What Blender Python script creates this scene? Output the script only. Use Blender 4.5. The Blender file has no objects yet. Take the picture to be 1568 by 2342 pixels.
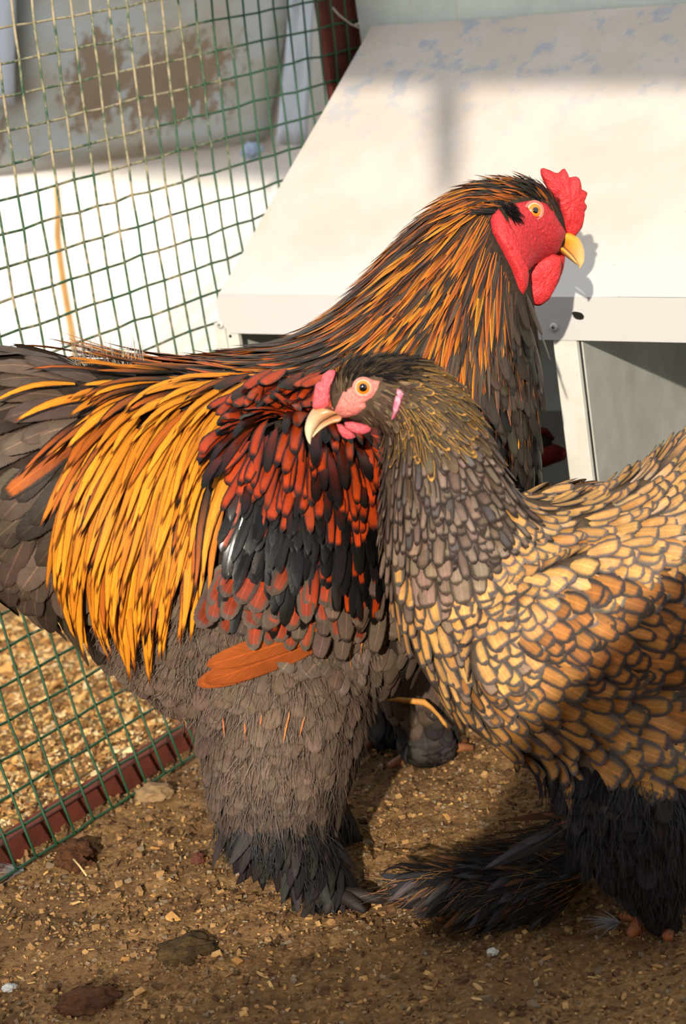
import bpy, bmesh, math, random
import numpy as np
from mathutils import Vector, Matrix
from mathutils.bvhtree import BVHTree
from mathutils.geometry import tessellate_polygon
from mathutils import noise as mnoise

random.seed(7)
RNG = np.random.default_rng(7)
SC = bpy.context.scene
COL = SC.collection

# ------------------------------------------------------------------ camera
W, H, FPX = 1568, 2342, 5000.0
PITCH, ROLL, CAMH = .2616, .1486, .74
cp, sp, cr, sr = math.cos(PITCH), math.sin(PITCH), math.cos(ROLL), math.sin(ROLL)
AF = np.array([0, cp, -sp]); U0 = np.array([0, sp, cp]); R0 = np.array([1., 0, 0])
AR = cr * R0 - sr * U0; AU = sr * R0 + cr * U0; CAM = np.array([0, 0, CAMH])
cam_data = bpy.data.cameras.new('camera')
cam = bpy.data.objects.new('camera', cam_data); COL.objects.link(cam)
M = Matrix.Identity(4)
for i in range(3):
    M[i][0], M[i][1], M[i][2], M[i][3] = AR[i], AU[i], -AF[i], CAM[i]
cam.matrix_world = M
cam_data.sensor_fit = 'VERTICAL'; cam_data.sensor_height = 36.0
cam_data.lens = FPX / H * 36.0
cam_data.clip_start = .05; cam_data.clip_end = 50
cam_data.dof.use_dof = True; cam_data.dof.focus_distance = 1.70; cam_data.dof.aperture_fstop = 9.5
SC.camera = cam
SC.cycles.max_bounces = 6; SC.cycles.diffuse_bounces = 3; SC.cycles.glossy_bounces = 2; SC.cycles.transparent_max_bounces = 10
# ------------------------------------------------------------------ world, sun, exposure
SEL, SAZ = math.radians(20.3), math.radians(-8.8)
SUN = np.array([math.sin(SAZ) * math.cos(SEL), -math.cos(SAZ) * math.cos(SEL), math.sin(SEL)])
wd_ = bpy.data.worlds.new('sky'); SC.world = wd_; wd_.use_nodes = True
bg = wd_.node_tree.nodes['Background']; bg.inputs[0].default_value = (.93, .95, 1.0, 1); bg.inputs[1].default_value = 1.15
sl = bpy.data.lights.new('sun', 'SUN'); sl.energy = 5.7; sl.angle = math.radians(.62); sl.color = (1.0, .90, .77)
so = bpy.data.objects.new('sun', sl); COL.objects.link(so)
so.rotation_euler = Vector(SUN.tolist()).to_track_quat('Z', 'Y').to_euler(); so.location = (SUN * 6).tolist()
vs = SC.view_settings
vs.view_transform = 'Standard'; vs.look = 'None'; vs.gamma = 1.0; vs.exposure = 0.0; vs.use_curve_mapping = False

# ------------------------------------------------------------------ helpers
def A3(*a): return np.array(a, float)
def ray(x, y): return AF + (x - W / 2) / FPX * AR - (y - H / 2) / FPX * AU
def onplane(x, y, p, n):
    r = ray(x, y); return CAM + r * (np.dot(np.asarray(p) - CAM, n) / np.dot(r, n))
def gnd(x, y, z=0.): return onplane(x, y, (0, 0, z), A3(0, 0, 1))
def unit(v):
    v = np.asarray(v, float); return v / (np.linalg.norm(v) + 1e-12)
def pxdir(dx, dy): return dx * AR - dy * AU
def lin(r, g, b):
    f = lambda c: (c / 255 / 12.92) if c / 255 <= .04045 else ((c / 255 + .055) / 1.055) ** 2.4
    return np.array([f(r), f(g), f(b)])
def inside(poly, x, y):
    c = False; n = len(poly); j = n - 1
    for i in range(n):
        xi, yi = poly[i]; xj, yj = poly[j]
        if (yi > y) != (yj > y) and x < (xj - xi) * (y - yi) / (yj - yi) + xi: c = not c
        j = i
    return c

def link(name, me, parent=None):
    o = bpy.data.objects.new(name, me); COL.objects.link(o)
    if parent is not None: o.parent = parent
    return o
def mesh(name, vs_, fs, mat=None, parent=None, smooth=True):
    me = bpy.data.meshes.new(name)
    me.from_pydata([tuple(map(float, v)) for v in vs_], [], [tuple(int(i) for i in f) for f in fs])
    me.validate(); 
    if smooth: me.polygons.foreach_set('use_smooth', [True] * len(me.polygons))
    if mat: me.materials.append(mat)
    me.update()
    return link(name, me, parent)
def fixn(o):
    bm = bmesh.new(); bm.from_mesh(o.data); bmesh.ops.recalc_face_normals(bm, faces=bm.faces); bm.to_mesh(o.data); bm.free(); return o
def empty(name):
    o = bpy.data.objects.new(name, None); COL.objects.link(o); o.empty_display_size = .05; return o
def tag(o, label=None, cat=None, group=None, kind=None):
    if label: o['label'] = label
    if cat: o['category'] = cat
    if group: o['group'] = group
    if kind: o['kind'] = kind
    return o
def box_pts(c, ax, ay, az):
    c, ax, ay, az = map(np.asarray, (c, ax, ay, az))
    return [c + sx * ax + sy * ay + sz * az for sz in (-1, 1) for sx, sy in ((-1, -1), (1, -1), (1, 1), (-1, 1))]
BOXF = [(0, 3, 2, 1), (4, 5, 6, 7), (0, 1, 5, 4), (1, 2, 6, 5), (2, 3, 7, 6), (3, 0, 4, 7)]
def box(name, c, ax, ay, az, mat, parent=None, bevel=0.0):
    o = mesh(name, box_pts(c, ax, ay, az), BOXF, mat, parent, smooth=False); fixn(o)
    if bevel:
        b = o.modifiers.new('bevel', 'BEVEL'); b.width = bevel; b.segments = 2
    return o
def frame_along(P):
    P = np.asarray(P); T = np.gradient(P, axis=0); T /= np.linalg.norm(T, axis=1)[:, None] + 1e-12
    ref = A3(0, 0, 1) if abs(T[0][2]) < .9 else A3(1, 0, 0)
    N = []; n = unit(np.cross(T[0], ref))
    for t in T:
        n = unit(n - t * np.dot(n, t)); N.append(n)
    N = np.array(N); return T, N, np.cross(T, N)
def tube(P, rad, sides=6):
    P = np.asarray(P, float); n = len(P); rad = np.broadcast_to(np.asarray(rad, float), (n,))
    T, N, B = frame_along(P); vs_, fs = [], []
    for i in range(n):
        for k in range(sides):
            a = 2 * math.pi * k / sides; vs_.append(P[i] + rad[i] * (math.cos(a) * N[i] + math.sin(a) * B[i]))
    for i in range(n - 1):
        for k in range(sides):
            k2 = (k + 1) % sides; fs.append((i * sides + k, i * sides + k2, (i + 1) * sides + k2, (i + 1) * sides + k))
    fs.append(tuple(range(sides))[::-1]); fs.append(tuple((n - 1) * sides + k for k in range(sides)))
    return vs_, fs
def merge(parts):
    V, F = [], []
    for v, f in parts:
        o = len(V); V += list(v); F += [tuple(i + o for i in ff) for ff in f]
    return V, F

# ---- node helpers
def newmat(name):
    m = bpy.data.materials.new(name); m.use_nodes = True
    nt = m.node_tree; b = nt.nodes['Principled BSDF']; return m, nt, b
class NT:
    def __init__(s, nt): s.nt = nt
    def n(s, t, **kw):
        nd = s.nt.nodes.new(t)
        for k, v in kw.items(): setattr(nd, k, v)
        return nd
    def _set(s, sock, v):
        if isinstance(v, bpy.types.NodeSocket): s.nt.links.new(v, sock)
        elif v is not None:
            if hasattr(sock, 'default_value'):
                try: sock.default_value = v
                except Exception: sock.default_value = (*v, 1)
    def m(s, op, a, b=None, c=None, clamp=False):
        nd = s.n('ShaderNodeMath', operation=op, use_clamp=clamp)
        s._set(nd.inputs[0], a); s._set(nd.inputs[1], b); s._set(nd.inputs[2], c); return nd.outputs[0]
    def smooth(s, x, lo, hi):
        nd = s.n('ShaderNodeMapRange', interpolation_type='SMOOTHSTEP')
        s._set(nd.inputs[0], x); s._set(nd.inputs[1], lo); s._set(nd.inputs[2], hi); return nd.outputs[0]
    def lerp(s, f, a, b):
        nd = s.n('ShaderNodeMix', data_type='RGBA'); s._set(nd.inputs[0], f); s._set(nd.inputs[6], a); s._set(nd.inputs[7], b); return nd.outputs[2]
    def mul(s, a, b, f=1.0):
        nd = s.n('ShaderNodeMix', data_type='RGBA', blend_type='MULTIPLY'); s._set(nd.inputs[0], f); s._set(nd.inputs[6], a); s._set(nd.inputs[7], b); return nd.outputs[2]
    def noise(s, vec, scale, detail=4, rough=.6, dim='3D'):
        nd = s.n('ShaderNodeTexNoise', noise_dimensions=dim); s._set(nd.inputs['Vector'], vec); nd.inputs['Scale'].default_value = scale
        nd.inputs['Detail'].default_value = detail; nd.inputs['Roughness'].default_value = rough; return nd.outputs[0]
    def attr(s, name): return s.n('ShaderNodeAttribute', attribute_name=name)
    def obj(s): return s.n('ShaderNodeTexCoord').outputs['Object']
    def comb(s, x, y, z):
        nd = s.n('ShaderNodeCombineXYZ'); s._set(nd.inputs[0], x); s._set(nd.inputs[1], y); s._set(nd.inputs[2], z); return nd.outputs[0]
    def sep(s, v):
        nd = s.n('ShaderNodeSeparateXYZ'); s._set(nd.inputs[0], v); return nd.outputs
    def bump(s, h, strength=.3, dist=.002):
        nd = s.n('ShaderNodeBump'); s._set(nd.inputs['Height'], h); nd.inputs['Strength'].default_value = strength; nd.inputs['Distance'].default_value = dist; return nd.outputs[0]
    def gray(s, x):
        nd = s.n('ShaderNodeCombineColor'); [s._set(nd.inputs[i], x) for i in range(3)]; return nd.outputs[0]
    def link(s, a, b): s.nt.links.new(a, b)
def c4(c): return (float(c[0]), float(c[1]), float(c[2]), 1)

def mat_feather(name, rough, spec, bumps=.25, fray=.35, coat=0.):
    m, nt, b = newmat(name); t = NT(nt)
    fc = t.attr('fc').outputs['Color']; ec = t.attr('ec').outputs['Color']; fp = t.attr('fp')
    px = t.sep(fp.outputs['Vector']); rnd = fp.outputs['Alpha']
    uv = t.n('ShaderNodeUVMap', uv_map='uv').outputs[0]; u = t.sep(uv)
    a = t.m('ABSOLUTE', t.m('SUBTRACT', t.m('MULTIPLY', u[0], 2.), 1.))
    v = u[1]
    q = t.m('MULTIPLY', t.m('SUBTRACT', t.m('MULTIPLY', v, 3.2), t.m('MULTIPLY', a, .55)), 16.)
    barb = t.noise(t.comb(q, t.m('MULTIPLY_ADD', u[0], 1.6, t.m('MULTIPLY', rnd, 91.)), 0.), 1.0, 3, .7)
    blot = t.noise(t.comb(t.m('MULTIPLY', v, 2.5), t.m('MULTIPLY', rnd, 57.), u[0]), 1.6, 2, .5)
    e = t.m('MAXIMUM', a, t.smooth(v, .72, 1.0))
    e = t.m('ADD', e, t.m('MULTIPLY', t.m('SUBTRACT', barb, .5), .34))
    lo = t.m('SUBTRACT', 1.0, px[0]); 
    mask = t.smooth(e, t.m('SUBTRACT', lo, px[1]), t.m('ADD', lo, px[1]))
    col = t.lerp(mask, fc, ec)
    rach = t.m('MULTIPLY', t.m('SUBTRACT', 1., t.smooth(a, .02, .10)), px[2])
    col = t.lerp(rach, col, t.mul(col, (2.6, 2.2, 1.9, 1)))
    q2 = t.m('MULTIPLY', t.m('SUBTRACT', t.m('MULTIPLY', v, 3.2), t.m('MULTIPLY', a, .55)), 46.)
    fine = t.noise(t.comb(q2, t.m('MULTIPLY_ADD', u[0], 1.2, t.m('MULTIPLY', rnd, 33.)), 0.), 1.0, 2, .6)
    col = t.mul(col, t.gray(t.m('MULTIPLY_ADD', fine, .6, .7)))
    edge = t.m('ADD', t.m('MAXIMUM', a, t.smooth(v, .80, 1.02)), t.m('MULTIPLY', t.m('SUBTRACT', t.m('MULTIPLY_ADD', fine, .6, t.m('MULTIPLY', barb, .4)), .5), fray * 2.))
    t.link(t.m('SUBTRACT', 1., t.smooth(edge, .93, 1.0)), b.inputs['Alpha'])
    k = t.m('MULTIPLY', t.m('MULTIPLY_ADD', barb, .9, .55), t.m('MULTIPLY_ADD', blot, .7, .65))
    col = t.mul(col, t.gray(k))
    t.link(col, b.inputs['Base Color'])
    b.inputs['Roughness'].default_value = rough
    b.inputs['Specular IOR Level'].default_value = spec
    if coat: b.inputs['Coat Weight'].default_value = coat; b.inputs['Coat Roughness'].default_value = .16
    t.link(t.bump(barb, bumps, .0012), b.inputs['Normal'])
    return m
def mat_plain(name, col, rough=.6, var=.25, scale=60, bump=.2, spec=.4, col2=None, detail=5, dist=.002):
    m, nt, b = newmat(name); t = NT(nt); o = t.obj()
    n = t.noise(o, scale, detail, .65); n2 = t.noise(o, scale * .13, 3)
    c2 = col2 if col2 is not None else col * (1 - var)
    cc = t.lerp(t.smooth(t.m('ADD', t.m('MULTIPLY', n, .6), t.m('MULTIPLY', n2, .4)), .35, .65), c4(col), c4(c2))
    t.link(cc, b.inputs['Base Color']); b.inputs['Roughness'].default_value = rough; b.inputs['Specular IOR Level'].default_value = spec
    if bump: t.link(t.bump(n, bump, dist), b.inputs['Normal'])
    return m
def mat_attr(name, rough=.8, spec=.25, scale=300):
    m, nt, b = newmat(name); t = NT(nt); fc = t.attr('fc').outputs['Color']
    n = t.noise(t.obj(), scale, 3); t.link(t.mul(fc, t.gray(t.m('MULTIPLY_ADD', n, .9, .55))), b.inputs['Base Color'])
    b.inputs['Roughness'].default_value = rough; b.inputs['Specular IOR Level'].default_value = spec
    return m

MAT = {}
MAT['glossy'] = mat_feather('feather_glossy', .36, .12, .2, .5, .22)
MAT['satin'] = mat_feather('feather_satin', .5, .12, .25, .35)
MAT['soft'] = mat_feather('feather_soft', .8, .1, .5, .8)
MAT['hair'] = mat_attr('down_hair', .6, .25)

# ------------------------------------------------------------------ the pen: directions shared by fence, feeder and walls
AZ = .6167
FD = A3(math.sin(AZ), math.cos(AZ), 0)          # along the fence, away from the camera
WD = A3(math.cos(AZ), -math.sin(AZ), 0)         # along the back wall, to the right
UP = A3(0, 0, 1)
FX0, FY0, MS, MZ, ZT = -.2193, 1.9417, .026, .0285, .693
B1, B2, B3 = -.0709, .0651, .1871
def fence_pt(c, r, push=0.):
    q = MZ * r; n = B1 * q + B2 * q * q + B3 * q ** 3 + push
    return A3(FX0, FY0, 0) + FD * (c * MS) + WD * n + UP * (ZT - q)
POST = A3(FX0, FY0, 0) + FD * (20.5 * MS)
FEED_A = onplane(850, 60, POST, FD)             # feeder lid, back left corner
FEED_L = onplane(500, 672, FEED_A, WD)          # feeder lid, front left corner

# ---- floor
def vnoise(x, y, s, seed=0.):
    return mnoise.fractal(Vector((x * s, y * s, seed)), 1.0, 2.0, 4)
def floor_z(x, y): return .006 * vnoise(x, y, 9) + .004 * vnoise(x, y, 34, 5.) + .0022 * vnoise(x, y, 110, 9.)
def build_floor():
    xs = np.concatenate([np.linspace(-2.2, -.62, 18)[:-1], np.linspace(-.62, .55, 235), np.linspace(.55, 1.8, 16)[1:]])
    ys = np.concatenate([np.linspace(-1.6, 1.26, 14)[:-1], np.linspace(1.26, 2.3, 210), np.linspace(2.3, 3.6, 18)[1:]])
    V = [(x, y, floor_z(x, y)) for y in ys for x in xs]
    nx = len(xs); F = [(j * nx + i, j * nx + i + 1, (j + 1) * nx + i + 1, (j + 1) * nx + i) for j in range(len(ys) - 1) for i in range(nx - 1)]
    m, nt, b = newmat('packed_dirt'); t = NT(nt); o = t.obj()
    n1 = t.noise(o, 24, 6, .7); n2 = t.noise(o, 190, 5, .7); n3 = t.noise(o, 5, 3)
    cc = t.lerp(t.smooth(n2, .35, .68), c4(lin(108, 80, 50)), c4(lin(164, 128, 84)))
    cc = t.lerp(t.smooth(n1, .45, .7), cc, c4(lin(122, 90, 58)))
    cc = t.lerp(t.m('MULTIPLY', t.smooth(n3, .45, .62), .6), cc, c4(lin(94, 72, 48)))
    t.link(cc, b.inputs['Base Color']); b.inputs['Roughness'].default_value = .95; b.inputs['Specular IOR Level'].default_value = .1
    t.link(t.bump(t.m('ADD', n2, n1), .8, .004), b.inputs['Normal'])
    return tag(mesh('floor', V, F, m), 'packed brown dirt floor strewn with wood chips', kind='structure')
FLOOR = build_floor()

# ---- walls, roof, added shade wall
def build_walls():
    # pale green painted wall behind the feeder
    m, nt, b = newmat('green_white_paint'); t = NT(nt); o = t.obj()
    n = t.noise(o, 20, 5); s = t.sep(o)
    drip = t.noise(t.comb(t.m('MULTIPLY', s[0], 60.), t.m('MULTIPLY', s[1], 60.), t.m('MULTIPLY', s[2], 4.)), 1.0, 3)
    cc = t.lerp(t.smooth(n, .3, .7), c4(lin(214, 222, 208)), c4(lin(196, 206, 194)))
    cc = t.lerp(t.m('MULTIPLY', t.smooth(drip, .62, .78), .5), cc, c4(lin(190, 160, 110)))
    t.link(cc, b.inputs['Base Color']); b.inputs['Roughness'].default_value = .7
    c = POST + FD * .02 + WD * 1.0
    tag(box('wall_back', c + UP * .72, WD * 1.0, FD * .012, UP * .72, m), 'pale green painted wall behind the feeder', kind='structure')
    # white wall beyond the fence
    m, nt, b = newmat('old_whitewash'); t = NT(nt); o = t.obj()
    n = t.noise(o, 7, 5); n2 = t.noise(o, 45, 4); s = t.sep(o)
    cc = t.lerp(t.smooth(n, .35, .7), c4(lin(238, 235, 228)), c4(lin(226, 221, 211)))
    cc = t.lerp(t.m('MULTIPLY', t.smooth(n2, .58, .75), .35), cc, c4(lin(206, 184, 150)))
    t.link(cc, b.inputs['Base Color']); b.inputs['Roughness'].default_value = .8
    t.link(t.bump(n2, .3, .003), b.inputs['Normal'])
    wp = POST + FD * .35
    tag(box('wall_rear', wp + FD * .02 - WD * .25 + UP * .75, WD * 1.3, FD * .02, UP * .75, m), 'whitewashed wall beyond the wire fence', kind='structure')
    # roof over the pen, its front eave shades the top of the feeder
    wood = mat_plain('roof_board', lin(150, 130, 105), .8, .3, 20)
    e = onplane(1005, 195, FEED_L, unit(np.cross(FEED_L - FEED_A, WD))) + SUN * 3.3
    ed = unit(A3(.2955, -.255, -.024))
    tag(box('ceiling', e + FD * .52 + UP * .02, ed * 2.4, FD * .52, UP * .02, wood), 'board roof over the pen', kind='structure')
    # bracket hanging from the eave (its shadow falls on the lid)
    k = onplane(1008, 190, FEED_L, unit(np.cross(FEED_L - FEED_A, WD))) + SUN * 3.3
    v = [k + WD * x + UP * z + FD * y for y in (0, .02) for x, z in ((-.018, .01), (.018, .01), (.014, -.07), (.005, -.15), (-.005, -.15), (-.014, -.07))]
    f = [(0, 1, 2, 3, 4, 5), (11, 10, 9, 8, 7, 6)] + [(i, (i + 1) % 6, (i + 1) % 6 + 6, i + 6) for i in range(6)]
    tag(fixn(mesh('trim_1', v, f, wood, smooth=False)), 'wooden bracket under the roof eave', kind='structure')
    # unseen shade wall added behind the viewer; right rise casts the viewer's own shadow
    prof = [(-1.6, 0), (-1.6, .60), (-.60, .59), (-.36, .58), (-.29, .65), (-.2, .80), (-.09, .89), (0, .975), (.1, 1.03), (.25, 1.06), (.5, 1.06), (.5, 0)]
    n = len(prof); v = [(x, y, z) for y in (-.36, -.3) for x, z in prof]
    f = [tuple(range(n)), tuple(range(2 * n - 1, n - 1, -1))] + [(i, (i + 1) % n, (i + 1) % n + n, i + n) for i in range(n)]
    tag(fixn(mesh('shade_wall', v, f, mat_plain('shade_wall_face', lin(150, 130, 105), .9, .3, 12), smooth=False)), 'unseen low wall added for shade, right part stands for the viewer', kind='structure')
    for i, (z, hh) in enumerate(((.602, .007), (.620, .0058), (.638, .0046), (.656, .0034), (.673, .0022), (.688, .0013))):  # slats added to grade the shadow edge on the near ground
        tag(box('trim_%d' % (i + 2), (-.94, -.33, z), (.68, 0, 0), (0, .01, 0), (0, 0, hh), wood), 'thin unseen slat added to soften the shade wall shadow edge', kind='structure')
    return wp
WP = build_walls()
def on_rear(x, y, off=0.): return onplane(x, y, WP - FD * off, FD)

def build_sheet():
    # stained plastic sheet fixed on the wall beyond the fence
    m, nt, b = newmat('stained_sheet'); t = NT(nt); uv = t.n('ShaderNodeUVMap', uv_map='uv').outputs[0]; s = t.sep(uv)
    st = t.comb(s[0], t.m('MULTIPLY', s[1], .45), 0.)
    n = t.noise(st, 11, 5, .65); n2 = t.noise(st, 34, 6, .75); n3 = t.noise(uv, 3, 3)
    base = t.lerp(t.smooth(n3, .4, .6), c4(lin(176, 182, 177)), c4(lin(168, 163, 144)))
    def ell(cx, cy, rx, ry):
        dx = t.m('DIVIDE', t.m('SUBTRACT', s[0], cx), rx); dy = t.m('DIVIDE', t.m('SUBTRACT', s[1], cy), ry)
        return t.m('SQRT', t.m('ADD', t.m('MULTIPLY', dx, dx), t.m('MULTIPLY', dy, dy)))
    d = t.m('MINIMUM', ell(.66, .31, .27, .25), ell(.40, .36, .15, .27))
    d = t.m('MINIMUM', d, ell(.02, .14, .08, .16))
    d = t.m('ADD', d, t.m('MULTIPLY', t.m('SUBTRACT', n2, .5), 2.6)); d = t.m('ADD', d, t.m('MULTIPLY', t.m('SUBTRACT', n, .5), 1.2))
    mask = t.m('SUBTRACT', 1., t.smooth(d, .62, .86))
    cc = t.lerp(t.m('MULTIPLY', mask, .92), base, t.lerp(n, c4(lin(120, 98, 68)), c4(lin(142, 118, 84))))
    t.link(cc, b.inputs['Base Color']); b.inputs['Roughness'].default_value = .45
    t.link(t.bump(n3, .4, .01), b.inputs['Normal'])
    def sheet(name, quad, mat, nx=16, ny=12, wav=.004, thick=.0015, label='', seed=0., off=.012):
        a, b_, c, d_ = [on_rear(*q, off) for q in quad]   # tl tr br bl
        V, UV = [], []
        for j in range(ny + 1):
            for i in range(nx + 1):
                u, v = i / nx, j / ny
                p = (a * (1 - u) + b_ * u) * (1 - v) + (d_ * (1 - u) + c * u) * v
                p = p - FD * wav * (1 + mnoise.noise(Vector((u * 4, v * 3, seed)))) ; V.append(p); UV.append((u, 1 - v))
        F = [(j * (nx + 1) + i, j * (nx + 1) + i + 1, (j + 1) * (nx + 1) + i + 1, (j + 1) * (nx + 1) + i) for j in range(ny) for i in range(nx)]
        o = mesh(name, V, F, mat)
        ul = o.data.uv_layers.new(name='uv')
        for lp in o.data.loops: ul.data[lp.index].uv = UV[lp.vertex_index]
        so_ = o.modifiers.new('thick', 'SOLIDIFY'); so_.thickness = thick
        return o
    o = sheet('plastic_sheet', [(20, -160), (700, -190), (612, 322), (-40, 400)], m, seed=1.)
    tag(o, 'grey plastic sheet with brown peeling stains on the wall beyond the fence', 'sheet')
    blue = mat_plain('bluish_film', lin(196, 206, 214), .4, .12, 14)
    o = sheet('film_strip', [(688, -160), (735, -160), (712, 330), (640, 330)], blue, 6, 12, .008, label='', seed=4., off=.034)
    tag(o, 'narrow bluish plastic film strip hanging beside the red post', 'sheet')
    o = sheet('film_strip', [(-120, -160), (44, -160), (40, 240), (-120, 250)], blue, 6, 10, .006, seed=7., off=.034)
    tag(o, 'pale bluish film at the far left edge beyond the fence', 'sheet')
    # crumpled blue scrap on the sheet's lower edge
    c = on_rear(575, 345, .03); V, F = [], []
    bm = bmesh.new(); bmesh.ops.create_icosphere(bm, subdivisions=3, radius=1)
    for v in bm.verts:
        k = 1 + .35 * mnoise.noise(v.co * 2.2)
        p = c + WD * v.co.x * .017 * k + UP * v.co.z * .011 * k + FD * v.co.y * .008 * k; v.co = Vector(p.tolist())
    me = bpy.data.meshes.new('plastic_scrap'); bm.to_mesh(me); bm.free(); me.materials.append(mat_plain('blue_scrap', lin(170, 190, 214), .4, .4, 60))
    tag(link('plastic_scrap', me), 'crumpled pale blue plastic scrap under the stained sheet', 'scrap')
    # rusty run down the wall: a thin bent stem
    P = [on_rear(x, y, .006) for x, y in ((128, 425), (132, 480), (130, 540), (137, 600), (146, 660), (156, 720), (168, 790), (178, 850), (186, 920))]
    v, f = tube(P, [.0032, .0036, .004, .004, .004, .004, .0042, .004, .004], 8)
    tag(mesh('dry_vine', v, f, mat_plain('dry_vine', lin(196, 150, 84), .8, .3, 40)), 'dry tan vine running down the white wall beyond the fence', 'vine')
build_sheet()

# ------------------------------------------------------------------ wire fence
def build_fence():
    m, nt, b = newmat('dusty_sunlit_green_wire'); t = NT(nt); o = t.obj(); s = t.sep(o)
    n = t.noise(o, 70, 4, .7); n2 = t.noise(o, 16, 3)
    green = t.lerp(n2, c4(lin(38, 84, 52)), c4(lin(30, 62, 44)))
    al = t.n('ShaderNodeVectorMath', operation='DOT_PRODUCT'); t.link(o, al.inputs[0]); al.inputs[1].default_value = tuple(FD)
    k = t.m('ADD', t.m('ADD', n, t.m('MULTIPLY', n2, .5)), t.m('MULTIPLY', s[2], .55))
    k = t.m('SUBTRACT', k, t.m('MULTIPLY', t.smooth(al.outputs['Value'], .18, .42), .38))  # corner end kept greener: its shade is painted in
    cc = t.lerp(t.m('MULTIPLY', t.smooth(k, .92, 1.25), .9), green, c4(lin(168, 152, 120)))  # beige is dust plus sunlight painted into the wire colour
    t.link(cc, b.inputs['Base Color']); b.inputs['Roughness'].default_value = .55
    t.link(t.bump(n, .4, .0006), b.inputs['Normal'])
    root = empty('wire_fence'); root.location = (fence_pt(0, 24) * A3(1, 1, 0)).tolist(); bpy.context.view_layer.update()
    tag(root, 'green coated welded wire fence on the left, beige with dust and painted sunlight toward the top', 'fence')
    rb = 24
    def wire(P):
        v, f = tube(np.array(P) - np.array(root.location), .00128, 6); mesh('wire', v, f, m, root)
    jit = {}
    def nd(c, r, push):
        key = (c, r)
        if key not in jit: jit[key] = RNG.normal(0, .0006, 2)
        return fence_pt(c, r, push) + FD * jit[key][0] + UP * jit[key][1]
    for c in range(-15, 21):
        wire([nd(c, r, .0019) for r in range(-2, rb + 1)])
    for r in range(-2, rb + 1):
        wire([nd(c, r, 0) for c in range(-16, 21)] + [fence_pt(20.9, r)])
    red = mat_plain('rusty_red_paint', lin(108, 54, 40), .75, .35, 40, .3, .2, col2=lin(84, 44, 34))
    # bottom angle bar on the ground and corner post
    p0 = gnd(0, 1992); p0 = p0 - FD * .35
    L = .80
    prof = [(0, 0), (0, .021), (-.016, .023), (-.016, .020), (-.004, .018), (-.004, 0)]
    V, F = [], []
    N = 24
    for i in range(N + 1):
        for w_, z in prof: V.append(p0 + FD * L * i / N + WD * w_ + UP * (z - .001) - np.array(root.location))
    k = len(prof)
    for i in range(N):
        for j in range(k): F.append((i * k + j, i * k + (j + 1) % k, (i + 1) * k + (j + 1) % k, (i + 1) * k + j))
    F += [tuple(range(k)), tuple(N * k + j for j in range(k))[::-1]]
    o = fixn(mesh('bottom_bar', V, F, red, root, smooth=False)); o['label'] = 'rusty red angle iron lying along the ground'
    pc = fence_pt(19.9, 0) * A3(1, 1, 0) + FD * .0 - WD * .012
    o = box('corner_post', pc + UP * .7 - np.array(root.location), FD * .032, WD * .004, UP * .7, red, root, .001); o['label'] = 'rusty red corner post'
    o = box('post_flange', pc + FD * .030 + WD * .016 + UP * .7 - np.array(root.location), FD * .003, WD * .016, UP * .7, red, root, .001)
    tw = mat_plain('tie_wire', lin(190, 180, 165), .5, .2, 80)
    P = [onplane(x, y, pc + WD * .012, WD) for x, y in ((760, 18), (775, 35), (800, 55), (825, 66), (848, 62), (838, 52), (812, 56))]
    v, f = tube(np.array(P) - np.array(root.location), .0012, 5); mesh('tie_wire', v, f, tw, root)
    # dust clod where the bar meets the corner
build_fence()

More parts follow.
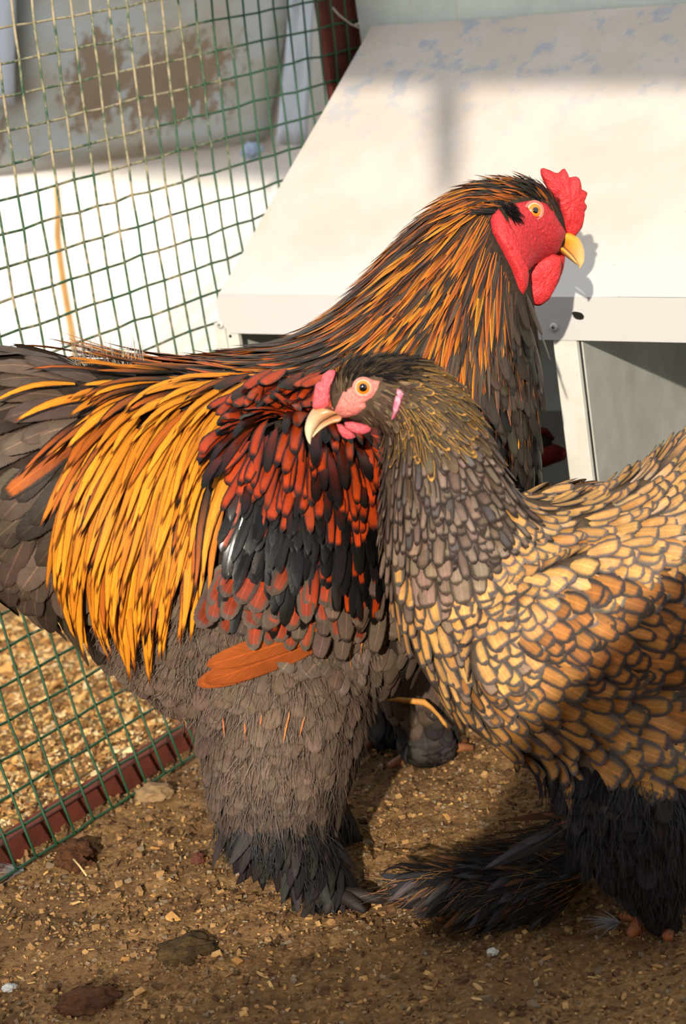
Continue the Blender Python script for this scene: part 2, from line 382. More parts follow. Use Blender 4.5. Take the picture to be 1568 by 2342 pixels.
# ------------------------------------------------------------------ feeder
def build_feeder():
    root = empty('feeder'); base = FEED_L * A3(1, 1, 0); root.location = base.tolist(); bpy.context.view_layer.update()
    tag(root, 'white sheet metal feeder with a sloping lid against the back wall', 'feeder')
    def L_(p): return np.asarray(p) - base
    fr = lambda x, y, k=0.: onplane(x, y, FEED_L + FD * k, FD)
    # lid paint
    m, nt, b = newmat('cream_sheet_metal'); t = NT(nt); o = t.obj(); s = t.sep(o)
    n = t.noise(o, 12, 5); n2 = t.noise(o, 160, 3); n3 = t.noise(o, 35, 4, .7)
    cc = t.lerp(t.smooth(n, .35, .65), c4(lin(193, 183, 173)), c4(lin(186, 174, 161)))
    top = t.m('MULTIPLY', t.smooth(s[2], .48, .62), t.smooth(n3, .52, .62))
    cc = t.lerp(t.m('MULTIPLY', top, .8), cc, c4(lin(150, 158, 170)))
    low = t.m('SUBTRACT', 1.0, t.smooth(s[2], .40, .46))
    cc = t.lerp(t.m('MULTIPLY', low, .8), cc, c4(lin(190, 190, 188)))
    cc = t.lerp(t.m('MULTIPLY', t.smooth(n2, .70, .78), .5), cc, c4(lin(170, 130, 90)))
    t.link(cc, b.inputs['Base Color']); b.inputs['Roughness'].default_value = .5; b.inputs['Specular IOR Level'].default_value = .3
    t.link(t.bump(n, .15, .004), b.inputs['Normal'])
    zf = FEED_L[2]
    wlen = .72
    ed = unit(WD * 1 + UP * -.036)         # lid runs slightly downhill to the right
    # lid: sloped sheet, thin, tiny sag
    V, F = [], []; nx, ny = 18, 12
    a = FEED_L; d = FEED_A - FEED_L
    nrm = unit(np.cross(ed, d))
    for layer in (0, 1):
        for j in range(ny + 1):
            for i in range(nx + 1):
                p = a + ed * wlen * i / nx + d * (j / ny) + nrm * (-.0012 * layer + .0012 * mnoise.noise(Vector((i * .3, j * .3, 2))))
                V.append(L_(p))
    k = (nx + 1) * (ny + 1)
    for j in range(ny):
        for i in range(nx):
            q = j * (nx + 1) + i; F += [(q, q + 1, q + nx + 2, q + nx + 1), (k + q + nx + 1, k + q + nx + 2, k + q + 1, k + q)]
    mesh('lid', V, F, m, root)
    # fascia with a torn hole: polygon with hole, extruded
    zb = fr(500, 762)[2] - zf
    def fp(u, z): return a + ed * u + UP * z
    def uz(x, y):
        p = onplane(x, y, FEED_L, FD) - a; u = np.dot(p, WD) / np.dot(ed, WD); return (u, p[2] - ed[2] * u)
    outer = [(0, 0), (wlen, 0), (wlen, zb), (.006, zb), (-.004, zb + .012), (-.004, zb + .03)]
    hole = [uz(x, y) for x, y in ((1306, 716), (1312, 712), (1322, 713), (1331, 716), (1336, 723), (1334, 730), (1326, 732), (1316, 730), (1311, 726), (1309, 721))]
    loops = [[Vector((u, z, 0)) for u, z in outer], [Vector((u, z, 0)) for u, z in hole]]
    tris = tessellate_polygon(loops); pts = outer + hole
    V = [L_(fp(u, z) - FD * .0006) for u, z in pts] + [L_(fp(u, z) + FD * .0006) for u, z in pts]
    n_ = len(pts); F = [tuple(tr) for tr in tris] + [tuple(i + n_ for i in reversed(tr)) for tr in tris]
    no = len(outer)
    F += [(i, (i + 1) % no, (i + 1) % no + n_, i + n_) for i in range(no)]
    nh = len(hole); F += [(no + i, no + (i + 1) % nh, no + (i + 1) % nh + n_, no + i + n_) for i in range(nh)]
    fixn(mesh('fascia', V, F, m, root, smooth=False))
    grey = mat_plain('grey_painted_metal', lin(204, 202, 192), .5, .12, 30, .15, col2=lin(190, 186, 172))
    grey2 = mat_plain('worn_panel', lin(176, 178, 170), .55, .15, 26, .2, col2=lin(158, 158, 148))
    # posts (front faces), ground to fascia
    def post(x0, x1, y, kk=.004):
        p0, p1 = fr(x0, y, kk), fr(x1, y, kk); w = (p1 - p0) / 2; c = (p0 + p1) / 2
        z1 = p0[2] + .012; 
        return box('post', L_(A3(c[0], c[1], z1 / 2)), WD * np.dot(w, WD), FD * .003, UP * z1 / 2, grey, root, .0008)
    post(497, 548, 765); post(1266, 1319, 768)
    p1 = fr(1290, 770)
    # round hole seen at the top of the left post, small bolt beside it
    h = L_(fr(526, 769, 0.0005)); v, f = tube([h, h + FD * .0015], .0016, 10); mesh('bolt_hole', v, f, mat_plain('black_gap', lin(10, 10, 10), .9, .1, 10), root)
    # screws
    scm = mat_plain('galvanised_screw', lin(205, 203, 195), .35, .15, 90)
    for x, y in ((504, 742), (1267, 748)):
        c = fr(x, y) - FD * .0006
        v, f = tube([L_(c), L_(c - FD * .0012), L_(c - FD * .0018)], [.0040, .0038, .0024], 16)
        s_ = mesh('screw', v, f, scm, root)
        v1 = box_pts(L_(c - FD * .0019), WD * .0018, FD * .0002, UP * .0004); v2 = box_pts(L_(c - FD * .0019), WD * .0004, FD * .0002, UP * .0018)
        V, F = merge([(v1, BOXF), (v2, BOXF)]); mesh('cross_slot', V, F, mat_plain('slot_dark', lin(70, 66, 60), .8, .1, 20), s_, smooth=False)
    # back, side, floor of the bays
    z0 = FEED_A[2]
    box('back_panel', L_(FEED_L + FD * .30 + WD * (wlen / 2) + UP * (.27 - zf)), WD * wlen / 2, FD * .002, UP * .27, grey2, root)
    box('side_panel', L_(FEED_L * A3(1, 1, 0) + WD * (wlen - .004) + FD * .16 + UP * .18), WD * .0008, FD * .15, UP * .17, grey2, root)  # unseen right end, added to keep light out of the bay
    V = [L_(p) for p in (FEED_L * A3(1, 1, 0) + UP * .02, FEED_A * A3(1, 1, 0) + UP * .02, FEED_A - UP * .004, FEED_L - UP * .004)]
    V += [v + WD * .0015 for v in V]
    fixn(mesh('side_panel', V, [(0, 1, 2, 3), (7, 6, 5, 4), (0, 4, 5, 1), (1, 5, 6, 2), (2, 6, 7, 3), (3, 7, 4, 0)], grey2, root, smooth=False))
    # hopper panel of the left bay: its lower edge ends above the trough
    def panel(name, x0, k0, x1, k1, z_top, z_bot, mat):
        a0 = fr(x0, 770, 0) + FD * k0; b0 = fr(x1, 770, 0) + FD * k1
        V = [a0 * A3(1, 1, 0) + UP * z_bot, b0 * A3(1, 1, 0) + UP * z_bot, b0 * A3(1, 1, 0) + UP * z_top, a0 * A3(1, 1, 0) + UP * z_top]
        nn = unit(np.cross(V[1] - V[0], UP)); V = [L_(v) for v in V]; V += [v - nn * .0015 for v in V]
        return fixn(mesh(name, V, [(0, 1, 2, 3), (7, 6, 5, 4), (0, 4, 5, 1), (1, 5, 6, 2), (2, 6, 7, 3), (3, 7, 4, 0)], mat, root, smooth=False))
    panel('hopper_panel', 640, .11, 1240, .11, .45, .268, grey2)
    # right bay panel, swinging back from the post (drop of the fascia shadow 0 -> 130 px)
    best = None
    for q in np.linspace(.02, .25, 200):
        p = onplane(1568, 905, FEED_L + FD * q, FD); tt = np.dot(FEED_L - p, FD) / np.dot(SUN, FD); zz = (p + SUN * tt)[2]
        e = abs(zz - fr(1568, 775)[2])
        if best is None or e < best[0]: best = (e, q)
    q = best[1]; x_at = 1568
    pr = onplane(1568, 905, FEED_L + FD * q, FD); pl = fr(1323, 770) + FD * .006
    dirp = (pr - pl) * A3(1, 1, 0); pe = pl + dirp * 1.9
    V = [pl * A3(1, 1, 0) + UP * .01, pe * A3(1, 1, 0) + UP * .01, pe * A3(1, 1, 0) + UP * .375, pl * A3(1, 1, 0) + UP * .375]
    nn = unit(np.cross(dirp, UP)); V = [L_(v) for v in V]; V += [v - nn * .0015 for v in V]
    fixn(mesh('bay_panel', V, [(0, 1, 2, 3), (7, 6, 5, 4), (0, 4, 5, 1), (1, 5, 6, 2), (2, 6, 7, 3), (3, 7, 4, 0)], grey2, root, smooth=False))
    # trough at the bottom front
    c = FEED_L * A3(1, 1, 0) + WD * wlen / 2
    box('trough_lip', L_(c - FD * .004 + UP * .025), WD * wlen / 2, FD * .002, UP * .025, grey, root, .0008)
build_feeder()

# ------------------------------------------------------------------ bird building
def ring_loft(secs, sides=28):
    """secs: list of (center, half_a vec, half_b vec)"""
    V, F = [], []
    for c, a, b in secs:
        for k in range(sides):
            th = 2 * math.pi * k / sides; V.append(c + a * math.cos(th) + b * math.sin(th))
    n = len(secs)
    for i in range(n - 1):
        for k in range(sides):
            k2 = (k + 1) % sides; F.append((i * sides + k, i * sides + k2, (i + 1) * sides + k2, (i + 1) * sides + k))
    F.append(tuple(range(sides))[::-1]); F.append(tuple((n - 1) * sides + k for k in range(sides)))
    return V, F
def smooth_secs(tab, m=3):
    """Catmull-Rom through rows of a table"""
    T = np.array(tab, float); out = []
    for i in range(len(T) - 1):
        p0, p1, p2, p3 = T[max(i - 1, 0)], T[i], T[i + 1], T[min(i + 2, len(T) - 1)]
        for k in range(m):
            t = k / m; out.append(.5 * ((2 * p1) + (p2 - p0) * t + (2 * p0 - 5 * p1 + 4 * p2 - p3) * t * t + (3 * p1 - p0 - 3 * p2 + p3) * t ** 3))
    out.append(T[-1]); return out
class Bird:
    def __init__(s, P, heading, side):
        s.P = np.asarray(P, float); s.h = unit(heading); s.side = unit(side)   # side: horizontal normal toward the camera
        s.f = []; s.parts = []; s.shift = np.zeros(3)
    def sag(s, x, y, off=0.): return onplane(x, y, s.P + s.side * off, s.side)
    def loft_px(s, tab, off=0., sides=28, m=3):
        secs = []
        for x0, y0, x1, y1, w in smooth_secs(tab, m):
            a = s.sag(x0, y0, off); b = s.sag(x1, y1, off); secs.append(((a + b) / 2, (a - b) / 2, s.side * max(w, .0005)))
        return ring_loft(secs, sides)
    def mirror(s, p): 
        p = np.asarray(p); d = (p - s.P) @ s.side
        m = p - 2 * np.multiply.outer(d, s.side)
        return m + np.multiply.outer(np.clip((.21 - p[..., 2]) / .08, 0, 1), s.shift)
    def make_body(s, name, parts, mat, root, voxel=.0055):
        s.root = root; s.base = np.array(root.location)
        V, F = merge(parts)
        tmp = mesh('tmp_body', V, F); fixn(tmp)
        r = tmp.modifiers.new('r', 'REMESH'); r.mode = 'VOXEL'; r.voxel_size = voxel
        sm = tmp.modifiers.new('s', 'SMOOTH'); sm.iterations = 6; sm.factor = .5
        dg = bpy.context.evaluated_depsgraph_get(); me = bpy.data.meshes.new_from_object(tmp.evaluated_get(dg))
        bpy.data.objects.remove(tmp)
        co = np.empty(len(me.vertices) * 3); me.vertices.foreach_get('co', co); co = co.reshape(-1, 3)
        s.bvh = BVHTree.FromPolygons([tuple(c) for c in co], [tuple(p.vertices) for p in me.polygons])
        me.vertices.foreach_set('co', (co - s.base).ravel()); me.materials.clear(); me.materials.append(mat)
        me.polygons.foreach_set('use_smooth', [True] * len(me.polygons)); me.update(); me.name = name
        s.body = link(name, me, root); return s.body
    def cast(s, x, y):
        r = unit(ray(x, y)); h = s.bvh.ray_cast(Vector(CAM.tolist()), Vector(r.tolist()))
        if h[0] is None: return None
        n = np.array(h[1]); 
        if n @ r > 0: n = -n
        return np.array(h[0]), n
    def near(s, p):
        h = s.bvh.find_nearest(Vector(p.tolist())); q = np.array(h[0]); n = np.array(h[1]); return q, n

def idw(ctrl, x, y):
    c = np.array(ctrl, float); d2 = (c[:, 0] - x) ** 2 + (c[:, 1] - y) ** 2 + 400.
    w = 1 / d2 ** 1.5; w /= w.sum(); return w @ c[:, 2:]
def rad_idx(K, shape):
    k = np.arange(K + 1) / K
    return 1 - (1 - k) ** 1.5 if shape == 'round' else k
def profile(t, shape):
    if shape == 'round': return np.minimum(1, (t / .38) ** .6 * 1.0) * np.sqrt(np.clip(1 - np.clip((t - .62) / .38, 0, 1) ** 2.2, 0, 1)) + 1e-3
    if shape == 'hackle': return np.minimum(1, .45 + t * 1.8) * np.clip(1 - t ** 2.6, 0, 1) ** .9 + 1e-3
    if shape == 'oval': return np.sin(np.pi * np.clip(.12 + .88 * t, 0, 1)) ** .55 * (1 - .1 * t) + 1e-3
    if shape == 'wisp': return np.clip(1 - t, 0, 1) ** .7 + 1e-3
    return np.clip(1 - t ** 3, 0, 1) + 1e-3
def walk(bird, p, n, v, L, K, lift0, lift1, shape, stick=1.0, bend=None):
    ts = rad_idx(K, shape); P, N = [], []; n = n.copy(); p = p.copy(); prev = 0.
    for k, t in enumerate(ts):
        if k:
            vv = v if bend is None else unit(v + bend * t)
            tg = vv - n * (vv @ n) * stick; tg = unit(tg)
            p = p + tg * L * (t - prev); prev = t
            q, nn = bird.near(p)
            if nn @ n < 0: nn = -nn
            off = p - q; 
            if np.linalg.norm(off) < .03 * stick: p = q
            n = unit(n * .55 + nn * .45)
        P.append(p + n * (lift0 + (lift1 - lift0) * t ** 1.15)); N.append(n)
    return np.array(P), np.array(N), ts
def tract(bird, poly, spacing, ctrl, shape, colf, lift=(-.002, .007), K=6, jit=.12, mat='satin', mirror=True, indiv=None, stick=1.0, bend=None, camber=.09, lj=.15, part='feather', prob=1.0, wj=.15):
    xs = [p[0] for p in poly]; ys = [p[1] for p in poly]; out = []
    y = min(ys); row = 0
    while y < max(ys):
        x = min(xs) + (spacing / 2 if row % 2 else 0)
        while x < max(xs):
            jx, jy = x + RNG.uniform(-.4, .4) * spacing, y + RNG.uniform(-.4, .4) * spacing
            x += spacing
            if not inside(poly, jx, jy) or RNG.random() > prob: continue
            h = bird.cast(jx, jy)
            if h is None: continue
            dx, dy, L, wd = idw(ctrl, jx, jy)
            a = RNG.normal(0, jit); dx, dy = dx * math.cos(a) - dy * math.sin(a), dx * math.sin(a) + dy * math.cos(a)
            p, n = h; depth = (p - CAM) @ AF; ppm = FPX / depth
            v = unit(pxdir(dx, dy)); L = L / ppm * (1 + RNG.normal(0, lj)); w = wd / ppm * (1 + RNG.normal(0, wj)) / 2
            lj0 = RNG.normal(0, .0006)
            P, N, ts = walk(bird, p, n, v, L, K, lift[0] + lj0, lift[1] * (1 + RNG.normal(0, .2)) + lj0, shape, stick, None if bend is None else pxdir(*bend))
            f = dict(P=P, N=N, t=ts, w=w * profile(ts, shape), c=colf(jx, jy), camber=camber, rnd=RNG.random(), area=L * w, mat=mat, part=part)
            out.append(f)
        y += spacing * .87; row += 1
    bird.f.append((out, mirror, indiv, mat, part))
    return out
def single(bird, x, y, dx, dy, L, wd, shape, col, lift, K=8, mat='satin', part='feather', mirror=True, camber=.08):
    h = bird.cast(x, y)
    if h is None: return
    p, n = h; ppm = FPX / ((p - CAM) @ AF)
    P, N, ts = walk(bird, p, n, unit(pxdir(dx, dy)), L / ppm, K, lift[0], lift[1], shape)
    w = wd / ppm / 2
    bird.f.append(([dict(P=P, N=N, t=ts, w=w * profile(ts, shape), c=col, camber=camber, rnd=RNG.random(), area=L * w / ppm, mat=mat, part=part)], mirror, None, mat, part))
def feather_arrays(fs):
    V, F, FC, EC, FPp, UVv = [], [], [], [], [], []; base = 0
    for f in fs:
        P, N, ts, w = f['P'], f['N'], f['t'], f['w']; n = len(P)
        T = np.gradient(P, axis=0); S = np.cross(T, N); S /= np.linalg.norm(S, axis=1)[:, None] + 1e-12
        wv = w[:, None]
        rows = np.stack([P - S * wv - N * wv * f['camber'], P + N * wv * f['camber'] * .5, P + S * wv - N * wv * f['camber']], 1).reshape(-1, 3)
        V.append(rows)
        fc0, fc1, ec, ew, es, ra = f['c']
        tt = ts[:, None]; g = np.clip((tt - .25) / .6, 0, 1)
        fcs = np.repeat(fc0 * (1 - g) + fc1 * g, 3, 0); FC.append(fcs)
        EC.append(np.tile(ec, (n * 3, 1))); FPp.append(np.tile([ew, es, ra, f['rnd']], (n * 3, 1)))
        UVv.append(np.stack([np.tile([0., .5, 1.], n), np.repeat(ts, 3)], 1))
        for i in range(n - 1):
            q = base + i * 3; F += [(q, q + 1, q + 4, q + 3), (q + 1, q + 2, q + 5, q + 4)]
        base += n * 3
    return np.concatenate(V), np.array(F), np.concatenate(FC), np.concatenate(EC), np.concatenate(FPp), np.concatenate(UVv)
def put_attr(me, name, arr):
    a = me.attributes.new(name, 'FLOAT_COLOR', 'POINT')
    if arr.shape[1] == 3: arr = np.concatenate([arr, np.ones((len(arr), 1))], 1)
    a.data.foreach_set('color', arr.astype(np.float32).ravel())
def raw_mesh(name, V, F):
    me = bpy.data.meshes.new(name); nv, nf = len(V), len(F); k = F.shape[1]
    me.vertices.add(nv); me.vertices.foreach_set('co', np.asarray(V, np.float32).ravel())
    me.loops.add(nf * k); me.loops.foreach_set('vertex_index', F.astype(np.int32).ravel())
    me.polygons.add(nf); me.polygons.foreach_set('loop_start', np.arange(0, nf * k, k, dtype=np.int32))
    me.polygons.foreach_set('use_smooth', np.ones(nf, bool)); me.update(calc_edges=True)
    return me
def build_feathers(name, fs, mat, root, base, kind=None):
    V, F, FC, EC, FPp, UVv = feather_arrays(fs); me = raw_mesh(name, V - base, F)
    put_attr(me, 'fc', FC); put_attr(me, 'ec', EC); put_attr(me, 'fp', FPp)
    ul = me.uv_layers.new(name='uv'); ul.data.foreach_set('uv', UVv[F.ravel()].astype(np.float32).ravel())
    me.materials.append(MAT[mat]); o = link(name, me, root)
    if kind: o['kind'] = kind
    return o
def flush(bird, singles):
    """singles: {part: how many of the largest become objects of their own}"""
    groups = {}
    for out, mir, indiv, mat, part in bird.f:
        for f in out: groups.setdefault((part, mat), []).append(f)
        if mir:
            for f in out:
                if (f['P'][0] - bird.P) @ bird.side < 0: continue
                g = dict(f); g['P'] = bird.mirror(f['P']); g['N'] = f['N'] - 2 * np.multiply.outer(f['N'] @ bird.side, bird.side); g['mir'] = True
                groups.setdefault((part, mat), []).append(g)
    for (part, mat), fs in groups.items():
        near = sorted([f for f in fs if not f.get('mir')], key=lambda f: -f['area']); k = singles.get(part, 0)
        for f in near[:k]: build_feathers(part, [f], mat, bird.root, bird.base)
        rest = near[k:] + [f for f in fs if f.get('mir')]
        if rest: build_feathers(part + '_plumage', rest, mat, bird.root, bird.base, 'stuff')
def down(bird, poly, count, ctrl, colf, lift=(.0, .008), wid=.0005, name='down', mirror=True, stick=1.0, jit=.25):
    """fine hair-like barbs on fluffy regions"""
    xs = [p[0] for p in poly]; ys = [p[1] for p in poly]; V, F, C = [], [], []; base = 0; got = 0; tries = 0
    while got < count and tries < count * 6:
        tries += 1
        x, y = RNG.uniform(min(xs), max(xs)), RNG.uniform(min(ys), max(ys))
        if not inside(poly, x, y): continue
        h = bird.cast(x, y)
        if h is None: continue
        dx, dy, L, wd = idw(ctrl, x, y); a = RNG.normal(0, jit); dx, dy = dx * math.cos(a) - dy * math.sin(a), dx * math.sin(a) + dy * math.cos(a)
        p, n = h; ppm = FPX / ((p - CAM) @ AF); L = L / ppm * RNG.uniform(.5, 1.3)
        l1 = lift[1] * RNG.uniform(.3, 1.3)
        P, N, ts = walk(bird, p, n, unit(pxdir(dx, dy)), L, 4, lift[0], l1, 'wisp', stick)
        T = np.gradient(P, axis=0); S = np.cross(T, N); S /= np.linalg.norm(S, axis=1)[:, None] + 1e-12
        w = wid * (1 - ts * .85)[:, None]; col = colf(x, y)
        for mi in ((0, 1) if mirror and (P[0] - bird.P) @ bird.side > 0 else (0,)):
            rows = np.stack([P - S * w, P + S * w], 1).reshape(-1, 3)
            if mi: rows = bird.mirror(rows)
            V.append(rows); C.append(np.tile(col, (len(rows), 1)))
            for i in range(4): q = base + 2 * i; F.append((q, q + 1, q + 3, q + 2))
            base += 10
        got += 1
    if not V: return
    me = raw_mesh(name, np.concatenate(V) - bird.base, np.array(F)); put_attr(me, 'fc', np.concatenate(C)); me.materials.append(MAT['hair'])
    o = link(name, me, bird.root); o['kind'] = 'stuff'; return o

def resample(poly, n):
    P = np.array(poly + [poly[0]], float); d = np.concatenate([[0], np.cumsum(np.linalg.norm(np.diff(P, axis=0), axis=1))])
    s = np.linspace(0, d[-1], n, endpoint=False); return np.stack([np.interp(s, d, P[:, i]) for i in (0, 1)], 1)
def lobe(bird, name, poly, off, thick, mat, parent, n=72, rings=9, center=None, bend=0., tilt=0., soft=.5, smooth_it=1, rough=.0008):
    """fleshy solid: outline in the bird's sagittal plane, rounded thickness on both sides"""
    P = resample(poly, n)
    for _ in range(smooth_it): P = .5 * P + .25 * (np.roll(P, 1, 0) + np.roll(P, -1, 0))
    c = np.array(center if center else P.mean(0)); V, F = [], []
    Q = np.array([bird.sag(x, y, off) for x, y in P]); C = bird.sag(c[0], c[1], off)
    for sgn in (1, -1):
        b0 = len(V)
        for r in range(rings + 1):
            k = 1 - r / rings
            hgt = thick * (1 - k ** 2.4) ** soft
            for i in range(n):
                p = C + (Q[i] - C) * k
                hh = hgt * (1 + .25 * mnoise.noise(Vector((p * 90).tolist()))) + (rough * mnoise.noise(Vector((p * 420).tolist())) if r else 0)
                V.append(p + bird.side * (sgn * hh + bend * (1 - k)))
        for r in range(rings):
            for i in range(n):
                i2 = (i + 1) % n; q = (b0 + r * n + i, b0 + r * n + i2, b0 + (r + 1) * n + i2, b0 + (r + 1) * n + i); F.append(q if sgn > 0 else q[::-1])
    V = [v - bird.base for v in V]
    o = mesh(name, V, F, mat, parent)
    bm = bmesh.new(); bm.from_mesh(o.data); bmesh.ops.remove_doubles(bm, verts=bm.verts, dist=.00005); bmesh.ops.recalc_face_normals(bm, faces=bm.faces); bm.to_mesh(o.data); bm.free()
    return o
def skin_patch(bird, name, poly, lift, mat, parent, n=90, rings=14, center=None, rough=.0010, mirror=False, scale=380):
    P = resample(poly, n); c = np.array(center if center else P.mean(0)); V, F = [], []; ok = []
    for r in range(rings + 1):
        k = 1 - r / rings
        for i in range(n):
            x, y = c + (P[i] - c) * k; h = bird.cast(x, y)
            if h is None:
                q, nn = bird.near(bird.sag(x, y)); 
            else: q, nn = h
            hh = -.0015 + (lift + .0015) * (1 - k ** 5) + rough * mnoise.noise(Vector((q * scale).tolist())) * (1 - k ** 4)
            V.append(q + nn * hh)
    for r in range(rings):
        for i in range(n):
            i2 = (i + 1) % n; F.append((r * n + i, r * n + i2, (r + 1) * n + i2, (r + 1) * n + i))
    V = np.array(V)
    for k in range(2 if mirror else 1):
        o = mesh(name, (bird.mirror(V) if k else V) - bird.base, F, mat, parent)
        bm = bmesh.new(); bm.from_mesh(o.data); bmesh.ops.remove_doubles(bm, verts=bm.verts, dist=.00004); bmesh.ops.recalc_face_normals(bm, faces=bm.faces); bm.to_mesh(o.data); bm.free()
def dome(c, n, r, hgt, seg=24, rings=6, edge=None):
    n = unit(n); a = unit(np.cross(n, UP)); b = np.cross(n, a); V, F = [], []
    for k in range(rings + 1):
        th = (math.pi / 2) * k / rings
        for i in range(seg):
            ph = 2 * math.pi * i / seg; V.append(c + r * math.cos(th) * (a * math.cos(ph) + b * math.sin(ph)) + n * hgt * math.sin(th))
    for k in range(rings):
        for i in range(seg):
            i2 = (i + 1) % seg; F.append((k * seg + i, k * seg + i2, (k + 1) * seg + i2, (k + 1) * seg + i))
    return V, F
def simple_mat(name, col, rough, spec=.5, coat=0.):
    m, nt, b = newmat(name); t = NT(nt); n = t.noise(t.obj(), 900, 3)
    t.link(t.lerp(n, c4(col), c4(col * .75)), b.inputs['Base Color']); b.inputs['Roughness'].default_value = rough; b.inputs['Specular IOR Level'].default_value = spec
    if coat: b.inputs['Coat Weight'].default_value = coat; b.inputs['Coat Roughness'].default_value = .03
    return m
EYE = dict(ball=simple_mat('eye_white', lin(225, 190, 160), .3), iris=simple_mat('orange_iris', lin(235, 130, 20), .25, .5, .6), pupil=simple_mat('black_pupil', lin(8, 7, 7), .08, .6, 1.))
def eye(bird, x, y, r_iris, r_pup, lid_mat, squash=1.0):
    p, n = bird.cast(x, y); n = unit(n * .6 + bird.side * .5 - AF * .15)
    ppm = FPX / ((p - CAM) @ AF); ri, rp = r_iris / ppm, r_pup / ppm
    c = p + n * .0012 - bird.base
    V, F = dome(c, n, ri * 1.25, ri * .5); e = mesh('eye', V, F, EYE['ball'], bird.root); fixn(e)
    V, F = dome(c + n * ri * .16, n, ri, ri * .46); fixn(mesh('iris', V, F, EYE['iris'], e))
    V, F = dome(c + n * ri * .42, n, rp, ri * .30); fixn(mesh('pupil', V, F, EYE['pupil'], e))
    a = unit(np.cross(n, UP)); b = np.cross(n, a)
    P = [c + n * ri * .15 + ri * 1.28 * (a * math.cos(t) + b * math.sin(t) * .95) for t in np.linspace(0, 2 * math.pi, 33)]
    V, F = tube(P, ri * .2, 8); mesh('eyelid', V, F, lid_mat, e)
    # far eye
    m = lambda q: bird.mirror(np.array(q) + bird.base) - bird.base
    V, F = dome(c, n, ri * 1.1, ri * .6); fixn(mesh('eye', m(V), F, EYE['iris'], bird.root))
def beak(bird, name, tab, mat, root, m=3):
    V, F = bird.loft_px(tab, 0., 18, m); V = [v - bird.base for v in V]; return fixn(mesh(name, V, F, mat, root))
def mat_skin(name, c1, c2, rough=.5, scale=420):
    m, nt, b = newmat(name); t = NT(nt); o = t.obj()
    n = t.noise(o, scale, 4, .7); n2 = t.noise(o, 60, 3)
    v = t.n('ShaderNodeTexVoronoi'); v.inputs['Scale'].default_value = scale * 1.6; t.link(o, v.inputs['Vector'])
    cc = t.lerp(t.smooth(n, .3, .7), c4(c1), c4(c2)); cc = t.lerp(t.m('MULTIPLY', n2, .4), cc, c4(c1 * .8))
    t.link(cc, b.inputs['Base Color']); b.inputs['Roughness'].default_value = rough; b.inputs['Specular IOR Level'].default_value = .4
    b.inputs['Subsurface Weight'].default_value = .12; b.inputs['Subsurface Radius'].default_value = (.004, .0012, .0008); b.inputs['Subsurface Scale'].default_value = 1.
    t.link(t.bump(t.m('ADD', v.outputs[0], n), .45, .0009), b.inputs['Normal'])
    return m
def mat_beak(name, c1, c2, org, axis, length):
    m, nt, b = newmat(name); t = NT(nt); o = t.obj()
    d = t.n('ShaderNodeVectorMath', operation='DOT_PRODUCT'); 
    sub = t.n('ShaderNodeVectorMath', operation='SUBTRACT'); t.link(o, sub.inputs[0]); sub.inputs[1].default_value = tuple(org)
    t.link(sub.outputs[0], d.inputs[0]); d.inputs[1].default_value = tuple(axis / length)
    n = t.noise(o, 260, 4); k = t.smooth(t.m('ADD', d.outputs['Value'], t.m('MULTIPLY', t.m('SUBTRACT', n, .5), .3)), .1, .95)
    t.link(t.lerp(k, c4(c1), c4(c2)), b.inputs['Base Color']); b.inputs['Roughness'].default_value = .35
    return m
def crop(pts, ox, oy, s): return [(ox + x / s, oy + y / s) for x, y in pts]
def crop2(tab, ox, oy, s): return [(ox + a / s, oy + b / s, ox + c / s, oy + d / s, w) for a, b, c, d, w in tab]
def vary(c, s=.12): return np.clip(c * (1 + RNG.normal(0, s)) * (1 + RNG.normal(0, s * .25, 3)), 0.002, 1)
def pick(*cw):
    k = RNG.random() * sum(w for _, w in cw)
    for c, w in cw:
        k -= w
        if k <= 0: return c
    return cw[-1][0]

# ================================================================== ROOSTER
GOLD, GOLD2, AMBER = lin(210, 134, 34), lin(190, 114, 28), lin(158, 82, 24)
RED, RED2 = lin(142, 48, 14), lin(104, 34, 12)
BLACK, DARK, BROWN = lin(17, 14, 13), lin(46, 38, 31), lin(76, 63, 52)
TAUPE, GREY, RUST = lin(102, 85, 72), lin(116, 102, 90), lin(150, 76, 34)

